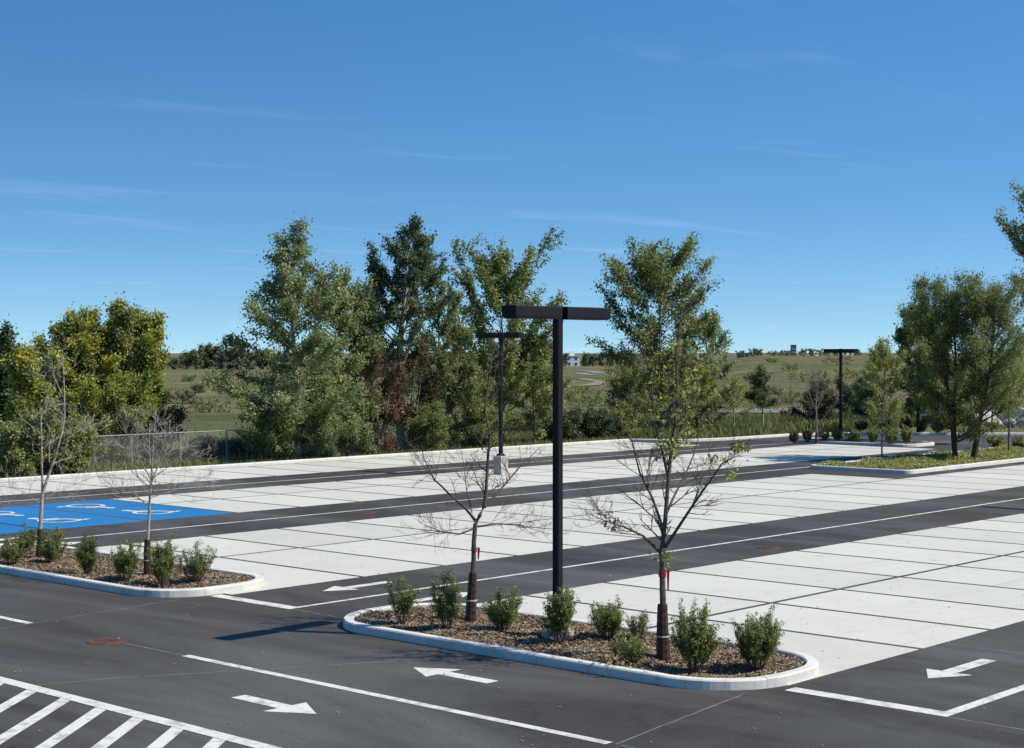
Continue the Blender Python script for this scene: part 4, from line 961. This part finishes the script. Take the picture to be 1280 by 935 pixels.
for k, (px, fw, s_, lab) in enumerate([(1232, 124, .95, 'pale boulder partly behind the willow trunk'), (1252, 127, 1.15, 'large pale boulder behind the slim straight tree'), (1272, 124, 1.2, 'largest pale boulder lying past the slim straight tree'), (1243, 121, .6, 'small pale boulder in front of the bigger ones'),
        (1290, 126, 1.0, 'pale boulder at the far end of the boulder pile'), (1263, 120, .55, 'low pale rock at the foot of the boulder pile'), (1218, 123, .8, 'pale boulder seen between the willow trunks'), (1282, 121, .6, 'small grey rock below the largest boulder')]):
    boulder(px, fw, s_, lab, 300 + k)
r_ = (1163 - CX) / F_PX * 121
t_ = tag(empty('utility_cabinet', rf(r_, 121, float(terrain(r_, 121))), .6), 'pale grey utility cabinet standing among shrubs past the end road', 'cabinet')
MB().box((0, 0, .06), (1.5, 1.2, .14)).build('plinth', M['concrete'], t_)
MB().box((0, 0, .62), (1.3, 1.0, .98)).build('body', M['box_green'], t_)
MB().add([(-.68, -.53, 1.11), (.68, -.53, 1.11), (.68, .53, 1.11), (-.68, .53, 1.11), (-.6, -.45, 1.2), (.6, -.45, 1.2), (.6, .45, 1.2), (-.6, .45, 1.2)], [(0, 3, 2, 1), (4, 5, 6, 7), (0, 1, 5, 4), (1, 2, 6, 5), (2, 3, 7, 6), (3, 0, 4, 7)]).build('lid', M['box_green'], t_)
for s_ in (-1, 1):
    dr = MB().box((s_ * .31, -.508, .6), (.58, .012, .84)).build('door', M['box_green'], t_); MB().box((s_ * .08, -.522, .65), (.025, .02, .12)).build('handle', M['black_metal'], dr)

# ------------------------------------------------------------------ far trees and buildings
proto = {}
def far_tree(px, fw, top, hw, label, group, seed, leaf='leaf_far', nleaf=1500):
    r_ = (px - CX) / F_PX * fw; z0 = float(terrain(r_, fw)); H = max(2.5, z_of(top, fw) - z0); Rw = hw * fw / F_PX
    leafy_tree('distant_tree', label, 'tree', rf(r_, fw, z0 - .1), H, Rw, prof_oval, leaf, 'bark_dark', nlimb=20, nsub=4, nleaf=nleaf, lsize=H * .10, clus=H * .09, h0=.03, rise=(.2, 1.1), seed=seed, group=group, trunk_r=H * .02)
rg2 = random.Random(3)
GL = 'far trees at the meadow end past the wire fence'
for k, (px, top, hw) in enumerate([(218, 447, 9), (230, 441, 10), (243, 436, 12), (256, 431, 13), (270, 433, 12), (284, 437, 11), (297, 434, 12), (311, 440, 11), (326, 438, 12), (345, 440, 12), (362, 436, 12), (385, 440, 12)]):
    far_tree(px, 500 + rg2.uniform(-20, 20), top, hw, 'rounded far-off tree in the tree line past the open meadow', GL, 500 + k)
for k, (px, top, hw) in enumerate([(-12, 425, 16), (14, 430, 14), (40, 434, 14), (66, 437, 13), (92, 438, 13), (120, 440, 12), (150, 440, 12), (182, 446, 10), (202, 450, 8)]):
    far_tree(px, 470 + rg2.uniform(-20, 20), top, hw, 'rounded far-off tree glimpsed behind the yellowing trees', 'far trees behind the yellowing trees', 540 + k, nleaf=700)
for k, (px, top, hw) in enumerate([(694, 437, 8), (704, 442, 7), (733, 441, 6), (741, 442, 5), (752, 440, 8), (762, 441, 8), (775, 439, 9), (730, 448, 4), (600, 440, 10), (560, 440, 11), (660, 440, 10)]):
    far_tree(px, 640 + rg2.uniform(-20, 20), top, hw, 'blue-green far tree near the white house across the meadow', 'far trees by the white house', 560 + k, nleaf=900)
for k, (px, top, hw) in enumerate([(926, 440, 6), (943, 435, 8), (948, 439, 6), (966, 442, 6), (976, 440, 5), (1004, 443, 5), (1014, 440, 4), (1024, 438, 6), (1033, 439, 5), (1046, 442, 6), (1072, 442, 5), (1092, 442, 6), (1104, 441, 6), (1126, 443, 6), (1150, 441, 7), (1172, 442, 7), (1200, 441, 8), (1232, 440, 8), (1262, 440, 9), (985, 443, 5)]):
    far_tree(px, 560 + rg2.uniform(-30, 40), top, hw, 'small far tree on the ridge skyline', 'far trees on the ridge', 580 + k, nleaf=800)
def house(px, fw, ytop, wpx, label, wall, storeys=2, flat=True, name='house', dpt=8.0, base_py=None):
    r_ = (px - CX) / F_PX * fw; z0 = float(terrain(r_, fw)); H = z_of(ytop, fw) - z0; W_ = wpx * fw / F_PX
    t_ = tag(empty(name, rf(r_, fw, z0 - .2), math.atan2(AX[1], AX[0])), label, 'building')
    MB().box((0, dpt / 2, H / 2), (W_, dpt, H)).build('wall', M[wall], t_)
    if flat: MB().box((0, dpt / 2, H + .12), (W_ + .4, dpt + .4, .24)).build('roof', M['roof'] if wall != 'white_wall' else M['white_wall'], t_)
    else:
        MB().add([(-W_ / 2 - .3, -.3, H), (W_ / 2 + .3, -.3, H), (W_ / 2 + .3, dpt + .3, H), (-W_ / 2 - .3, dpt + .3, H), (-W_ / 2 - .3, dpt / 2, H + 2), (W_ / 2 + .3, dpt / 2, H + 2)], [(0, 1, 5, 4), (2, 3, 4, 5), (0, 4, 3), (1, 2, 5)]).build('roof', M['roof'], t_)
    nw = max(2, int(W_ / 2.8))
    for s_ in range(storeys):
        for i in range(nw):
            x = -W_ / 2 + W_ * (i + .5) / nw; z = H * (s_ + .58) / storeys
            w_ = MB().box((x, -.03, z), (.85, .1, min(1.0, H / storeys * .4))).build('window', M['grey_wall'], t_); MB().box((x, -.09, z), (.7, .04, min(.85, H / storeys * .4 - .15))).build('pane', M['glass'], w_)
    return t_, W_, H
t_, W_, H_ = house(716, 655, 444.5, 17, 'white flat-roofed house among far trees across the meadow', 'white_wall')
MB().box((-.3, 4, H_ + 1.0), (W_ * .35, 4, 1.8)).build('upper_block', M['white_wall'], t_)
house(931, 600, 441, 13, 'low dark building beside round trees on the ridge', 'grey_wall', 1)
house(993, 900, 431, 5, 'tall narrow grey block on the ridge skyline', 'grey_wall', 4, True, 'tower_block', 6)
house(955, 585, 445.3, 26, 'long low pale shed on the ridge', 'white_wall', 1, True, 'shed', 6)
house(1060, 700, 436.5, 14, 'small white building behind the far lamp head on the ridge', 'white_wall', 1)
r_ = (1019 - CX) / F_PX * 800; z0 = float(terrain(r_, 800)); t_ = tag(empty('domed_tank', rf(r_, 800, z0 - .2)), 'white domed tank on the ridge skyline', 'tank')
zt = z_of(438, 800) - z0; MB().lathe([(2.0, 0), (2.0, zt * .7)], n=20).build('wall', M['white_wall'], t_); MB().lathe([(2.1, zt * .7)] + [(2.1 * math.cos(R(a)), zt * .7 + zt * .3 * math.sin(R(a))) for a in (20, 40, 60, 80)], n=20).build('dome', M['white_wall'], t_, smooth=True)
